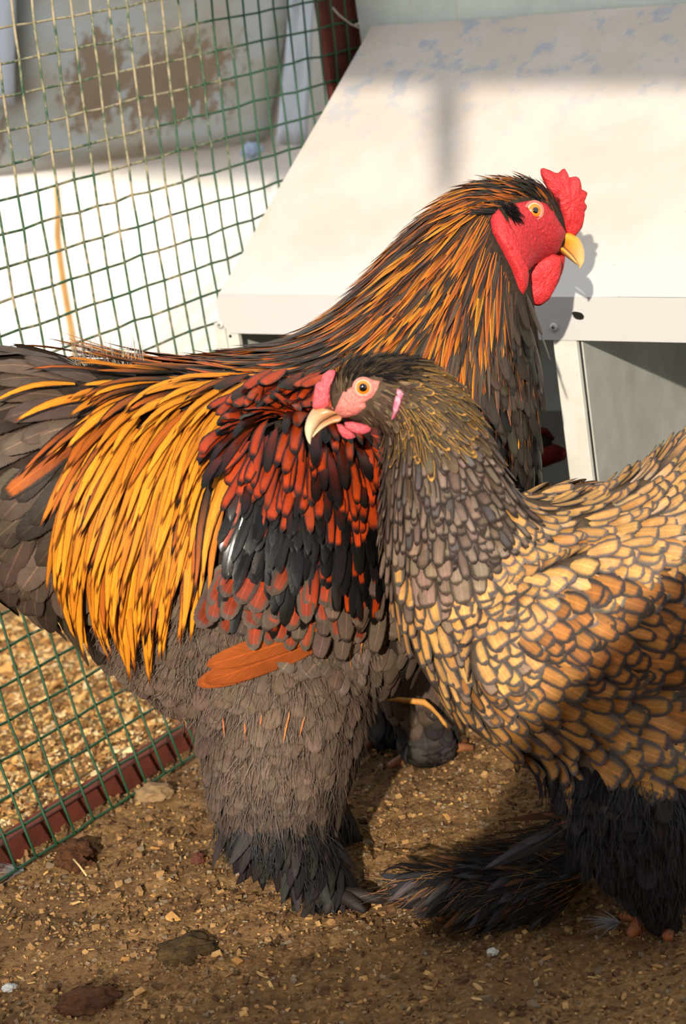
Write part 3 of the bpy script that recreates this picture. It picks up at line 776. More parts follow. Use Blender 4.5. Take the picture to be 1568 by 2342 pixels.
def build_rooster():
    hd = A3(math.cos(math.radians(13)), math.sin(math.radians(13)), 0); side = A3(hd[1], -hd[0], 0)
    bird = Bird(A3(.20, 1.715, 0), hd, side); bird.shift = hd * .035
    root = empty('rooster'); f0 = gnd(770, 2050); root.location = (f0[0], f0[1], 0)
    bpy.context.view_layer.update()
    tag(root, 'gold and grey feathered rooster with a red comb standing behind the hen', 'rooster')
    tors = [(-230, 930, -220, 1180, .02), (-120, 860, -100, 1280, .055), (0, 808, 40, 1365, .082), (130, 815, 180, 1450, .10), (260, 830, 290, 1560, .112),
            (400, 832, 430, 1640, .118), (540, 820, 600, 1670, .12), (660, 792, 790, 1630, .118), (750, 742, 945, 1510, .108), (815, 682, 1070, 1350, .095),
            (870, 618, 1190, 1170, .08), (925, 553, 1220, 1000, .068), (985, 490, 1226, 860, .058), (1050, 440, 1212, 738, .049), (1112, 418, 1196, 655, .040),
            (1170, 408, 1210, 608, .032), (1218, 410, 1245, 590, .026), (1256, 434, 1272, 580, .020), (1284, 492, 1290, 566, .011)]
    leg = [(440, 1430, 850, 1400, .05), (440, 1540, 845, 1500, .07), (448, 1650, 838, 1620, .068), (458, 1740, 822, 1720, .06), (470, 1820, 795, 1800, .05),
           (492, 1890, 770, 1880, .042), (540, 1945, 772, 1940, .034), (640, 1985, 790, 1985, .026), (690, 2030, 812, 2030, .020), (712, 2052, 822, 2052, .014)]
    parts = [bird.loft_px(tors)]
    L = bird.loft_px(leg, .055); parts.append(L)
    parts.append(([bird.mirror(v) for v in L[0]], L[1]))
    # wing swelling on both sides
    c = bird.sag(665, 1235, .095); bm = bmesh.new(); bmesh.ops.create_icosphere(bm, subdivisions=3, radius=1)
    ax = unit(hd * 1 + UP * .12); ay = unit(UP - ax * (UP @ ax))
    V = [c + ax * v.co.x * .085 + ay * v.co.z * .085 + side * v.co.y * .034 for v in bm.verts]; F = [tuple(v.index for v in f.verts) for f in bm.faces]; bm.free()
    parts.append((V, F)); parts.append(([bird.mirror(v) for v in V], F))
    bird.make_body('body', parts, mat_plain('rooster_underdown', lin(58, 48, 40), .95, .4, 200, .4, .1), root)
    G = lambda *a: bird.f and None
    # ---------------- plumage, from the tail forward (upstream feathers lie on top)
    def c_tail(x, y):
        r = RNG.random()
        if r < .93: a = vary(pick((TAUPE * .8, 3), (BROWN, 2), (DARK * 1.2, 1.5)), .15); return a, a * .85, a * .6, .12, .12, .5
        return vary(RUST * .75), vary(AMBER), DARK, .35, .15, .3
    tract(bird, [(-160, 780), (120, 780), (330, 830), (260, 1000), (200, 1420), (-160, 1380)], 50,
          [(100, 800, -1, .10, 260, 62), (200, 860, -1, .25, 240, 60), (60, 950, -1, .45, 240, 60), (150, 1050, -.7, .8, 230, 60), (60, 1200, -.45, 1, 220, 60), (160, 1300, -.25, 1, 190, 56)],
          'round', c_tail, (-.002, .010), mat='satin', jit=.10, part='tail_feather')
    # abdomen fluff and thigh
    def c_fl(x, y):
        k = np.clip((y - 1760) / 200, 0, 1); a = vary(TAUPE * .85 * (1 - k) + lin(52, 48, 46) * k, .12); return a * .9, a * 1.2, a * .75, .12, .2, .12
    FLC = [(280, 1500, -.5, .9, 75, 60), (360, 1620, -.35, 1, 75, 60), (500, 1600, -.25, 1, 85, 62), (700, 1600, -.05, 1, 90, 60), (480, 1750, -.1, 1, 80, 52),
           (620, 1800, -.03, 1, 85, 50), (780, 1750, -.35, 1, 95, 34), (820, 1600, -.15, 1, 95, 34), (650, 1920, .0, 1, 85, 40), (760, 1900, -.2, 1, 100, 30)]
    tract(bird, [(180, 1360), (480, 1330), (880, 1380), (880, 1620), (840, 1780), (790, 1900), (800, 1990), (520, 1985), (440, 1830), (420, 1720), (300, 1660), (210, 1540)], 32, FLC, 'round', c_fl, (-.002, .006), mat='soft', jit=.2, part='thigh_feather')
    tract(bird, [(840, 1360), (1010, 1280), (1010, 1480), (910, 1640), (850, 1720)], 30, [(900, 1450, -.2, 1, 80, 50), (880, 1600, -.1, 1, 80, 46)], 'round', c_fl, (-.002, .006), mat='soft', jit=.2, part='belly_feather')
    # pale orange shafts on the thigh
    def c_sh(x, y): a = vary(lin(186, 112, 58)); return a, a, a, .1, .1, .2
    for (x, y, L) in ((437, 1618, 44), (522, 1632, 50), (562, 1630, 50), (617, 1618, 36), (655, 1612, 76), (693, 1628, 44), (735, 1478, 40), (795, 1470, 60), (812, 1452, 40)):
        single(bird, x + RNG.normal(0, 5), y + RNG.normal(0, 6), -.14 + RNG.normal(0, .14), 1, L * RNG.uniform(.8, 1.15), 4.5, 'hackle', c_sh(x, y), (.008, .010), 5, 'satin', 'feather_shaft', False)
    # wing: orange secondaries
    def c_sec(x, y): a = vary(RUST, .05); return a, a * 1.08, a * .9, .06, .05, .25
    for (x, y, dx, dy, L, w, l0) in ((742, 1432, -286, 100, 310, 74, .008), (785, 1414, -300, 88, 338, 74, .011), (765, 1392, -300, 76, 312, 66, .014)):
        single(bird, x, y, dx, dy, L, w, 'round', c_sec(x, y), (l0, l0 + .009), 10, 'satin', 'secondary_feather')
    def c_gr(x, y): a = vary(pick((GREY * .9, 2), (TAUPE, 2)), .12); return a, a * .95, a * .7, .14, .1, .5
    tract(bird, [(650, 1465), (870, 1400), (870, 1520), (760, 1530)], 30, [(700, 1480, -.6, .8, 80, 52), (830, 1450, -.5, .9, 90, 46)], 'round', c_gr, (.002, .011), part='flank_feather', jit=.15)
    # lower wing coverts: red centre, grey edge
    def c_cov(x, y):
        if RNG.random() < np.clip((x - 640) / 260, .12, .9): a = vary(TAUPE * .75, .15); return a, a, DARK, .16, .1, .4
        return vary(RED * 1.15, .2), vary(lin(126, 58, 38), .15), vary(TAUPE * .65), .42, .12, .3
    tract(bird, [(490, 1300), (600, 1240), (860, 1250), (880, 1370), (720, 1385), (560, 1370)], 30, [(520, 1320, -.6, .8, 110, 56), (620, 1330, -.4, 1, 105, 54), (760, 1340, -.12, 1, 100, 46), (860, 1370, -.4, .9, 90, 40)], 'round', c_cov, (.008, .024), mat='glossy', jit=.10, part='wing_covert')
    def c_bar(x, y):
        if RNG.random() < .20: return vary(RED2, .2), vary(RED * 1.1, .2), BLACK, .4, .15, .3
        a = vary(BLACK * 1.05, .3); return a, a, BLACK, .1, .1, .25
    tract(bird, [(545, 1130), (600, 1090), (860, 1070), (865, 1270), (700, 1280), (560, 1300)], 22, [(560, 1200, -.35, 1, 150, 28), (650, 1200, -.1, 1, 140, 26), (800, 1180, 0, 1, 140, 26)], 'round', c_bar, (.012, .022), mat='glossy', jit=.10, part='wing_bar_feather')
    def c_bow(x, y):
        k = np.clip((y - 930) / 150, 0, 1)
        if RNG.random() < .30: return vary(RED2 * .7), vary(BLACK * 1.4), BLACK, .3, .2, .2
        return vary(RED * .9, .2), vary(RED * 1.25, .15), vary(BLACK * 1.5), .2 + .25 * RNG.random(), .3, .15
    tract(bird, [(560, 880), (720, 860), (860, 930), (860, 1120), (700, 1135), (560, 1090), (530, 990)], 18, [(560, 960, -.55, .9, 110, 26), (650, 1000, -.25, 1, 115, 27), (780, 1030, -.05, 1, 115, 27), (720, 900, -.5, .8, 100, 25)], 'round', c_bow, (.012, .022), mat='glossy', jit=.14, part='wing_bow_feather')
    # saddle: long golden hackles
    def c_sad(x, y):
        k = np.clip((950 - y) / 120, 0, 1)
        if RNG.random() < .10 + .25 * k: return vary(DARK), vary(AMBER), vary(BLACK), .4, .2, .3
        g = pick((GOLD, 5), (GOLD2, 3), (AMBER, .4)); return vary(g * .8, .10), vary(g, .08), vary(AMBER * .35), .22, .16, .35
    SAD = [(300, 870, -.95, .40, 170, 24), (450, 860, -.85, .5, 250, 26), (620, 870, -.7, .7, 230, 24), (560, 960, -.45, .9, 270, 25), (250, 950, -.6, .8, 230, 27),
           (400, 980, -.4, .95, 310, 28), (520, 1080, -.3, 1, 250, 25), (200, 1080, -.22, 1, 280, 27), (330, 1130, -.12, 1, 350, 30), (440, 1160, -.14, 1, 270, 27), (250, 1220, -.05, 1, 320, 29), (340, 1250, -.02, 1, 290, 28)]
    tract(bird, [(330, 835), (640, 850), (620, 930), (560, 1030), (500, 1160), (420, 1200), (350, 1270), (230, 1270), (150, 1180), (150, 1080), (220, 980), (280, 900)], 25, SAD, 'hackle', c_sad, (.004, .016), K=8, mat='satin', jit=.05, bend=(-.02, .5), part='saddle_feather', camber=.22)
    # few golden hackles laid over the tail
    tract(bird, [(150, 880), (360, 850), (330, 960), (200, 1000)], 42, [(250, 900, -1, .35, 230, 26), (250, 980, -.8, .7, 250, 26)], 'hackle', c_sad, (.006, .02), K=8, mat='satin', jit=.12, part='saddle_feather', bend=(0, .3), prob=.45)
    # back: red and black, glossy
    def c_back(x, y):
        return pick(((vary(RED * 1.3, .2), vary(lin(206, 96, 26), .2), vary(BLACK), .3, .25, .2), 3), ((vary(DARK), vary(BROWN), BLACK, .3, .2, .3), 3.2), ((vary(AMBER), vary(GOLD2), vary(BLACK), .35, .2, .3), 2))
    tract(bird, [(250, 822), (520, 810), (700, 760), (760, 860), (640, 930), (520, 880), (380, 850)], 19, [(400, 835, -1, .16, 130, 16), (560, 830, -1, .1, 130, 16), (650, 880, -.85, .5, 110, 18), (680, 800, -1, .35, 140, 16)], 'hackle', c_back, (.002, .007), mat='glossy', jit=.1, part='back_feather')
    # breast below the hackle
    def c_br(x, y): a = vary(pick((DARK * .8, 2), (BROWN * .55, 1.5), (BLACK * 1.4, 1)), .2); return a, a * 1.2, a * .6, .15, .15, .4
    tract(bird, [(880, 880), (1100, 820), (1165, 640), (1205, 640), (1270, 800), (1260, 1000), (1230, 1120), (1100, 1300), (880, 1100)], 24, [(1000, 950, -.2, 1, 110, 40), (1190, 700, .12, 1, 100, 22), (1220, 780, .1, 1, 120, 26), (1210, 900, .0, 1, 130, 34), (1180, 1020, -.15, 1, 120, 36)], 'round', c_br, (-.001, .010), mat='glossy', jit=.1, part='breast_feather')
    # neck hackle
    def c_neck(x, y):
        # orange belt along the upper neck, grey-brown lower cape
        d = (x - 1080) * .55 + (y - 560) * .83                       # distance down the cape
        k = np.clip((d + 50) / 230, .12, 1); low = np.clip((1040 - x) / 220, 0, 1) * np.clip((y - 580) / 140, 0, 1)
        k = max(k * .92, low)
        if RNG.random() < k: a = vary(pick((BROWN * .6, 3), (DARK * .9, 3), (TAUPE * .5, 1)), .18); return a, a * 1.1, pick((a * .6, 2), (AMBER * .9, 1)), .24, .2, .35
        if RNG.random() < .36: return vary(DARK), vary(BLACK * 1.2), vary(AMBER * .7), .25, .2, .3
        g = pick((GOLD2 * .92, 3), (AMBER * 1.1, 3), (GOLD * .85, 1)); return vary(BLACK * 1.8), vary(g * .8, .14), vary(g, .14), .5, .3, .3
    NK = [(1180, 425, -1, .12, 80, 9), (1080, 430, -.9, .45, 95, 11), (1000, 500, -.72, .7, 150, 13), (900, 600, -.72, .7, 180, 15), (820, 690, -.78, .62, 200, 16), (760, 770, -.85, .5, 200, 17),
          (1110, 520, -.42, .9, 150, 13), (1020, 640, -.5, .87, 180, 15), (920, 740, -.6, .8, 200, 16), (860, 830, -.65, .75, 190, 17), (1130, 640, -.12, 1, 180, 14), (1080, 760, -.15, 1, 190, 16), (1000, 860, -.25, 1, 170, 17),
          (1170, 740, .02, 1, 180, 14), (1150, 880, -.02, 1, 170, 17), (1200, 800, .04, 1, 150, 14)]
    tract(bird, [(1240, 395), (1080, 405), (930, 530), (800, 680), (700, 770), (720, 870), (860, 890), (960, 930), (1080, 980), (1180, 960), (1235, 800), (1195, 690), (1150, 600), (1120, 520), (1130, 455)], 13.5, NK, 'hackle', c_neck, (.001, .007), K=7, mat='glossy', jit=.08, part='hackle_feather', camber=.25)
    # crown and cheek rim
    def c_cr(x, y): return pick(((vary(BLACK), vary(DARK), BLACK, .2, .2, .2), 3), ((vary(BLACK * 1.5), vary(AMBER), vary(AMBER), .5, .25, .2), 1.6))
    tract(bird, [(1120, 400), (1240, 395), (1275, 440), (1290, 490), (1270, 490), (1246, 470), (1215, 455), (1180, 456), (1160, 470), (1120, 500), (1100, 470)], 8, [(1150, 420, -1, .25, 60, 7), (1230, 420, -.95, -.0, 50, 7), (1265, 460, -.7, -.6, 36, 6)], 'hackle', c_cr, (.0005, .0045), mat='glossy', jit=.15, part='crown_feather')
    # ---------------- head parts
    O = (1040, 360, 4.3556)
    red = mat_skin('red_comb_skin', lin(206, 52, 54), lin(178, 30, 36), .55)
    red2 = mat_skin('red_face_skin', lin(196, 46, 50), lin(150, 22, 32), .55, 520)
    face = crop([(520, 450), (640, 420), (760, 402), (850, 405), (930, 440), (990, 505), (1040, 600), (1090, 680), (1140, 740), (1130, 800), (1090, 860), (1075, 940), (1040, 1010), (930, 1060), (820, 1120), (690, 1170), (620, 1050), (570, 900), (530, 760), (520, 640), (500, 540)], *O)
    skin_patch(bird, 'face', face, .003, red2, root, center=(1222, 530), mirror=True)
    comb = crop([(850, 112), (880, 104), (940, 125), (1010, 158), (1040, 150), (1058, 122), (1090, 106), (1112, 138), (1114, 195), (1150, 200), (1200, 186), (1240, 208), (1257, 260), (1255, 315), (1300, 335), (1324, 355), (1300, 400), (1288, 450), (1317, 480), (1310, 515), (1288, 545), (1285, 620), (1268, 700), (1225, 755), (1190, 795), (1140, 790), (1075, 720), (1060, 620), (1030, 540), (990, 430), (925, 330), (880, 240), (852, 170)], *O)
    lobe(bird, 'comb', comb, 0., .0065, red, root, n=130, rings=10, center=(1302, 458), soft=.42, smooth_it=1, rough=.0012)
    wat = crop([(1060, 985), (1062, 1080), (1045, 1180), (1000, 1300), (940, 1415), (850, 1482), (770, 1472), (712, 1395), (722, 1300), (705, 1180), (740, 1090), (850, 1010), (960, 950)], *O)
    w = lobe(bird, 'wattle', wat, .014, .0050, red, root, center=None, rough=.0009)
    w2 = lobe(bird, 'wattle', [(x + 8, y - 14) for x, y in wat], -.010, .0050, red, root)
    ear = crop([(345, 610), (375, 530), (425, 488), (470, 560), (545, 660), (590, 790), (640, 960), (690, 1110), (728, 1220), (722, 1330), (685, 1388), (640, 1330), (560, 1110), (455, 910), (365, 740)], *O)
    skin_patch(bird, 'earlobe', ear, .0065, red, root, center=None, rough=.0012, mirror=True)
    def c_ear(x, y): a = vary(BLACK, .3); return a, a, a, .1, .1, .1
    tract(bird, crop([(430, 470), (540, 470), (605, 580), (590, 640), (500, 590)], *O), 4, [(1155, 480, .5, .85, 24, 4), (1170, 500, .2, 1, 24, 4)], 'hackle', c_ear, (.004, .009), mat='soft', jit=.15, part='ear_tuft')
    eye(bird, 1218.6, 482.4, 17, 8.5, mat_skin('eyelid_skin', lin(226, 120, 100), lin(210, 80, 76), .5))
    base_c = bird.sag(1270, 540) - bird.base; tip = bird.sag(1325, 614) - bird.base
    bm_ = mat_beak('yellow_beak', lin(236, 158, 44), lin(226, 190, 128), base_c, unit(tip - base_c), np.linalg.norm(tip - base_c))
    up = crop2([(1130, 745, 900, 790, .012), (1190, 775, 985, 832, .0108), (1228, 802, 1062, 880, .0092), (1266, 872, 1135, 945, .0070), (1286, 952, 1190, 1005, .005), (1282, 1030, 1225, 1068, .0035), (1258, 1082, 1233, 1098, .0018), (1240, 1112, 1237, 1109, .0004)], *O)
    beak(bird, 'upper_beak', up, bm_, root)
    lo = crop2([(910, 800, 960, 880, .0100), (985, 840, 1020, 925, .0090), (1062, 888, 1082, 970, .0074), (1135, 953, 1148, 1022, .0052), (1190, 1014, 1197, 1060, .003), (1220, 1064, 1222, 1074, .0008)], *O)
    beak(bird, 'lower_beak', lo, bm_, root)
    # ---------------- fluff
    def c_d(x, y):
        k = np.clip((y - 1740) / 220, 0, 1); return vary(TAUPE * .95 * (1 - k) + lin(48, 44, 42) * k, .25)
    down(bird, [(200, 1400), (480, 1330), (870, 1440), (870, 1620), (830, 1800), (790, 1960), (520, 1970), (440, 1830), (420, 1720), (300, 1660), (215, 1540)], 4000,
         [(280, 1500, -.6, .9, 60, 1), (360, 1620, -.4, 1, 60, 1), (500, 1600, -.25, 1, 55, 1), (700, 1600, -.1, 1, 55, 1), (480, 1750, -.1, 1, 55, 1), (780, 1750, -.3, 1, 60, 1), (650, 1920, 0, 1, 55, 1)], c_d, (.001, .011), .00042, 'thigh_down')
    def c_dk(x, y): return vary(lin(34, 31, 30), .35)
    down(bird, [(480, 1880), (800, 1860), (830, 2060), (690, 2060), (560, 1980), (490, 1960)], 1500, [(520, 1950, -.25, 1, 70, 1), (640, 1980, -.05, 1, 80, 1), (720, 2010, -.1, 1, 80, 1), (800, 2000, .35, 1, 85, 1)], c_dk, (.001, .014), .0006, 'shank_down', stick=.6, mirror=False)
    tl = [(560, 1930, -.3, 1, 80, 34), (640, 1960, -.1, 1, 90, 36), (720, 2000, -.05, 1, 100, 36), (790, 1990, .6, .8, 140, 34), (810, 2040, .7, .6, 90, 30), (720, 2045, -.1, 1, 60, 30)]
    def c_foot(x, y): a = vary(lin(36, 33, 33), .3); return a, a * 1.2, a * .6, .2, .2, .3
    tract(bird, [(500, 1880), (800, 1880), (830, 2045), (690, 2045), (540, 1960)], 26, tl, 'hackle', c_foot, (.001, .02), mat='satin', jit=.25, stick=.7, part='shank_feather', mirror=False)
    # wispy fluff standing on the back near the tail
    def c_w(x, y): return vary(lin(150, 138, 128), .2)
    down(bird, [(170, 822), (330, 826), (330, 850), (170, 850)], 160, [(220, 830, -.5, -.8, 55, 1), (300, 830, -.2, -1, 40, 1)], c_w, (.004, .012), .0004, 'back_down', mirror=False, stick=.1)
    # toes
    tm = mat_plain('orange_toe_scale', lin(38, 30, 26), .7, .4, 200, .4)
    zf = .006
    for (x0, y0, x1, y1) in ((760, 2045, 655, 1995), (765, 2050, 880, 2062), (765, 2050, 835, 2085), (768, 2050, 745, 2090)):
        a, b = gnd(x0, y0, .012), gnd(x1, y1, .006); mid = (a + b) / 2 + UP * .004
        P = [a, (a + mid) / 2 + UP * .001, mid, (mid + b) / 2, b]; v, f = tube(np.array(P) - bird.base, [.0065, .0062, .0056, .0046, .002], 10)
        mesh('toe', v, f, tm, root)
    flush(bird, dict(tail_feather=40, thigh_feather=60, secondary_feather=9, flank_feather=20, wing_covert=45, wing_bar_feather=40, wing_bow_feather=60, saddle_feather=170, back_feather=30, breast_feather=25, hackle_feather=170, feather_shaft=9, shank_feather=20))
    return bird
ROOSTER = build_rooster()

# ================================================================== HEN IN FRONT
BUFF, BUFF2, HG = lin(188, 142, 84), lin(164, 116, 62), lin(108, 97, 91)
def build_hen():
    hd = A3(-math.cos(math.radians(8)), -math.sin(math.radians(8)), 0); side = A3(-hd[1], hd[0], 0)
    bird = Bird(A3(.17, 1.505, 0), hd, side)
    root = empty('hen'); f0 = gnd(1480, 2110); root.location = (f0[0], f0[1], 0); bpy.context.view_layer.update()
    tag(root, 'brown laced hen in front on the right, small pink comb, dark feathered legs', 'hen')
    tors = [(1840, 800, 1900, 1250, .02), (1700, 930, 1790, 1560, .065), (1590, 990, 1690, 1740, .09), (1500, 1065, 1570, 1820, .10), (1405, 1122, 1435, 1835, .105), (1305, 1150, 1285, 1795, .106),
            (1230, 1148, 1130, 1705, .10), (1180, 1118, 1020, 1615, .092), (1145, 1060, 940, 1490, .08), (1115, 985, 895, 1370, .068), (1085, 928, 878, 1230, .056), (1045, 876, 876, 1110, .046),
            (992, 832, 884, 1025, .037), (930, 815, 880, 990, .031), (862, 812, 850, 975, .027), (805, 825, 806, 962, .022), (772, 855, 776, 952, .016), (752, 902, 760, 945, .010)]
    leg = [(1250, 1650, 1630, 1650, .06), (1252, 1790, 1615, 1790, .065), (1275, 1880, 1600, 1900, .055), (1315, 1950, 1590, 1980, .045), (1375, 2010, 1570, 2040, .034), (1425, 2060, 1560, 2080, .024), (1445, 2090, 1540, 2105, .015)]
    leg2 = [(1420, 1760, 1330, 1980, .04), (1320, 1850, 1280, 2060, .036), (1200, 1925, 1180, 2095, .030), (1090, 1968, 1065, 2095, .024), (985, 1990, 972, 2070, .016), (905, 1995, 900, 2040, .008)]
    parts = [bird.loft_px(tors), bird.loft_px(leg, .05), bird.loft_px(leg2, -.02)]
    c = bird.sag(1420, 1440, .085); bm = bmesh.new(); bmesh.ops.create_icosphere(bm, subdivisions=3, radius=1)
    ax = unit(-hd + UP * .05); ay = unit(UP - ax * (UP @ ax))
    V = [c + ax * v.co.x * .11 + ay * v.co.z * .062 + side * v.co.y * .03 for v in bm.verts]; F = [tuple(v.index for v in f.verts) for f in bm.faces]; bm.free()
    parts.append((V, F)); parts.append(([bird.mirror(v) for v in V], F))
    bird.make_body('body', parts, mat_plain('hen_underdown', lin(92, 76, 60), .95, .4, 200, .4, .1), root, .0048)
    # dark leg feathers
    def c_leg(x, y): a = vary(lin(36, 32, 31), .3); return a, a * 1.15, a * .7, .15, .2, .1
    tract(bird, [(1180, 1740), (1568, 1740), (1620, 1800), (1600, 2000), (1545, 2100), (1430, 2090), (1260, 1900)], 32, [(1300, 1850, .0, 1, 90, 50), (1450, 1850, .1, 1, 90, 50), (1500, 2000, .05, 1, 95, 40)], 'round', c_leg, (-.001, .008), mat='soft', jit=.25, part='leg_feather', mirror=False)
    def c_ft(x, y): a = vary(pick((lin(40, 36, 34), 3), (lin(86, 60, 38), 1), (lin(62, 60, 62), 1)), .25); return a, a * 1.1, a * .6, .2, .2, .25
    tract(bird, [(880, 1985), (1000, 1975), (1200, 1900), (1330, 1850), (1330, 2070), (1180, 2110), (1040, 2110), (900, 2050)], 24, [(920, 2015, -1, .12, 90, 22), (1000, 2050, -.9, .35, 110, 26), (1150, 2060, -.75, .6, 120, 28), (1150, 1960, -1, .15, 150, 26), (1280, 1960, -.9, .2, 170, 30), (1280, 2060, -.6, .6, 110, 28)], 'hackle', c_ft, (.0, .012), mat='soft', jit=.2, stick=.25, part='foot_feather', mirror=False)
    # body: buff feathers laced grey
    def lac(ca, cb, e, ew=.26, gl=.15): return lambda x, y: (vary(ca, gl), vary(cb, gl), vary(e, .15), ew, .14, .25)
    def c_low(x, y): return vary(pick((BUFF2 * .8, 3), (lin(150, 98, 48), 2), (BUFF, 1)), .15), vary(BUFF2 * .9, .15), vary(HG * .5, .2), .42, .18, .3
    tract(bird, [(960, 1540), (1140, 1520), (1640, 1500), (1640, 1790), (1260, 1830), (1100, 1740), (1010, 1660)], 33, [(1020, 1600, .6, .8, 80, 46), (1150, 1650, .85, .5, 95, 54), (1350, 1650, .95, .3, 110, 62), (1500, 1600, 1, .15, 130, 70), (1450, 1750, .9, .4, 100, 60), (1250, 1750, .75, .65, 90, 52)], 'round', c_low, (-.001, .006), jit=.12, part='flank_feather')
    # tail
    def c_t(x, y): return vary(pick((BUFF, 2), (lin(190, 166, 136), 2), (TAUPE, 1)), .15), vary(BUFF, .15), vary(HG * .6), .38, .18, .3
    tract(bird, [(1420, 1090), (1500, 1030), (1600, 980), (1720, 930), (1720, 1300), (1560, 1300), (1450, 1180)], 24, [(1470, 1080, .78, -.5, 85, 38), (1560, 1030, .88, -.3, 100, 44), (1560, 1180, .95, -.05, 100, 50), (1470, 1150, .95, -.25, 85, 44)], 'round', c_t, (-.001, .005), jit=.1, part='tail_covert')
    # wing
    def c_wg(x, y): return vary(pick((lin(154, 104, 54), 3), (BUFF2 * .9, 3), (lin(104, 74, 48), 1)), .18), vary(lin(150, 96, 46), .15), vary(lin(58, 50, 46), .15), .42, .18, .3
    tract(bird, [(1150, 1400), (1330, 1320), (1640, 1300), (1640, 1560), (1400, 1570), (1200, 1500)], 32, [(1250, 1430, .8, .6, 90, 52), (1400, 1400, .95, .3, 105, 60), (1550, 1400, 1, .2, 120, 62), (1450, 1520, .95, .15, 120, 56)], 'round', c_wg, (.0, .007), jit=.1, part='wing_feather')
    # back and shoulder: bright buff
    def c_bk(x, y): return vary(pick((BUFF, 3), (BUFF2, 2), (lin(196, 166, 124), 1)), .14), vary(BUFF * 1.05, .12), vary(HG * .75, .15), .38, .2, .25
    tract(bird, [(1090, 1290), (1165, 1090), (1240, 1110), (1300, 1120), (1440, 1090), (1520, 1180), (1600, 1260), (1480, 1340), (1330, 1370), (1180, 1440), (1080, 1420)], 25, [(1200, 1200, .85, .35, 75, 42), (1400, 1170, 1, .05, 85, 44), (1250, 1320, .75, .6, 85, 56), (1420, 1260, .95, .3, 90, 56), (1150, 1390, .6, .8, 80, 54)], 'round', c_bk, (-.001, .005), jit=.12, part='back_feather')
    # breast: gold ovals with grey-brown lacing
    def c_b(x, y):
        k = np.clip((1350 - y) / 120, 0, 1)
        if RNG.random() < k * .8 + .1: a = vary(lin(128, 106, 90), .15); return a, a * 1.1, vary(BROWN * .8), .34, .18, .2
        return vary(pick((BUFF, 3), (lin(216, 150, 76), 2)), .13), vary(BUFF * 1.08, .12), vary(HG * .55, .15), .46, .18, .25
    tract(bird, [(865, 1180), (1000, 1230), (1100, 1230), (1180, 1330), (1200, 1480), (1140, 1620), (1030, 1640), (960, 1560), (900, 1430), (868, 1320)], 29, [(890, 1350, .2, 1, 85, 44), (980, 1400, .4, .9, 85, 54), (1080, 1400, .5, .85, 85, 56), (960, 1520, .5, .85, 80, 48), (1080, 1560, .7, .7, 80, 54), (1000, 1260, .2, 1, 90, 50)], 'round', c_b, (-.001, .005), jit=.1, part='breast_feather')
    # neck cape
    def c_n(x, y):
        k = np.clip((y - 900 + (x - 950) * .25) / 170, 0, 1)
        if RNG.random() < k: a = vary(pick((lin(112, 95, 82), 3), (lin(90, 75, 64), 2), (lin(80, 74, 72), .8)), .13); return a * .7, a * 1.1, vary(lin(48, 38, 32), .15), .40, .25, .15
        return vary(lin(58, 47, 36), .2), vary(lin(74, 62, 48), .2), vary(pick((lin(170, 126, 58), 2), (lin(96, 78, 54), 2)), .15), .26, .18, .2
    tract(bird, [(875, 985), (905, 870), (960, 815), (1010, 830), (1070, 880), (1120, 980), (1180, 1110), (1200, 1180), (1100, 1240), (980, 1250), (868, 1200), (860, 1080)], 18,
          [(940, 860, .95, .2, 50, 14), (1000, 870, .85, .5, 60, 18), (1070, 950, .6, .8, 75, 24), (960, 940, .6, .75, 60, 16), (900, 1000, .05, 1, 70, 18), (1000, 1050, .2, 1, 85, 24), (880, 1120, .02, 1, 90, 24), (1120, 1080, .5, .9, 90, 30), (960, 1160, .06, 1, 95, 30), (1100, 1180, .35, .95, 95, 34)],
          'round', c_n, (-.001, .004), mat='satin', jit=.09, part='hackle_feather')
    def c_un(x, y): return vary(lin(52, 42, 32), .2), vary(lin(64, 53, 40), .2), vary(pick((lin(176, 130, 60), 3), (lin(110, 88, 60), 2)), .15), .3, .2, .1
    tract(bird, [(890, 1010), (905, 870), (950, 812), (1010, 828), (1075, 885), (1090, 960), (1020, 1000), (950, 1010)], 12, [(940, 860, .95, .2, 56, 9), (1000, 870, .85, .5, 62, 10), (1070, 950, .6, .8, 66, 12), (960, 940, .6, .75, 66, 10), (910, 990, .1, 1, 70, 10)], 'hackle', c_un, (.001, .005), mat='satin', jit=.1, part='upper_hackle_feather')
    # head feathers: dark crown, brown cheek
    def c_h(x, y):
        if y < 880 - (x - 800) * .1: a = pick((BLACK * 1.2, 3), (lin(60, 48, 34), 1.4)); return vary(a, .2), vary(a, .2), vary(pick((BLACK, 2), (lin(110, 84, 48), 1))), .2, .2, .1
        a = vary(pick((lin(70, 54, 42), 2), (lin(104, 84, 64), 1)), .2); return a, a * 1.2, a * .7, .2, .2, .1
    tract(bird, [(765, 855), (790, 822), (860, 805), (960, 808), (960, 860), (925, 905), (925, 985), (880, 1000), (830, 985), (815, 965), (838, 935), (855, 915), (872, 890), (870, 865), (850, 858), (815, 872), (790, 905), (768, 900)], 7,
          [(790, 840, .75, -.5, 30, 7), (870, 825, 1, -.05, 40, 8), (780, 890, .2, -.9, 20, 6), (900, 880, .9, .3, 34, 8), (880, 960, .7, .5, 34, 8), (850, 985, .8, .4, 30, 7), (870, 925, .7, .6, 34, 9), (940, 900, .8, .5, 40, 10)], 'hackle', c_h, (.0, .004), mat='satin', jit=.15, part='head_feather')
    O = (680, 780, 5.6)
    pink = mat_skin('pink_comb_skin', lin(222, 104, 108), lin(200, 72, 84), .55); pale = mat_skin('pink_face_skin', lin(228, 150, 132), lin(206, 96, 94), .55, 600)
    face = crop([(470, 850), (520, 740), (570, 640), (700, 560), (800, 475), (900, 440), (1090, 490), (1060, 600), (980, 720), (880, 790), (900, 850), (780, 960), (600, 1020), (480, 1010), (440, 930)], *O)
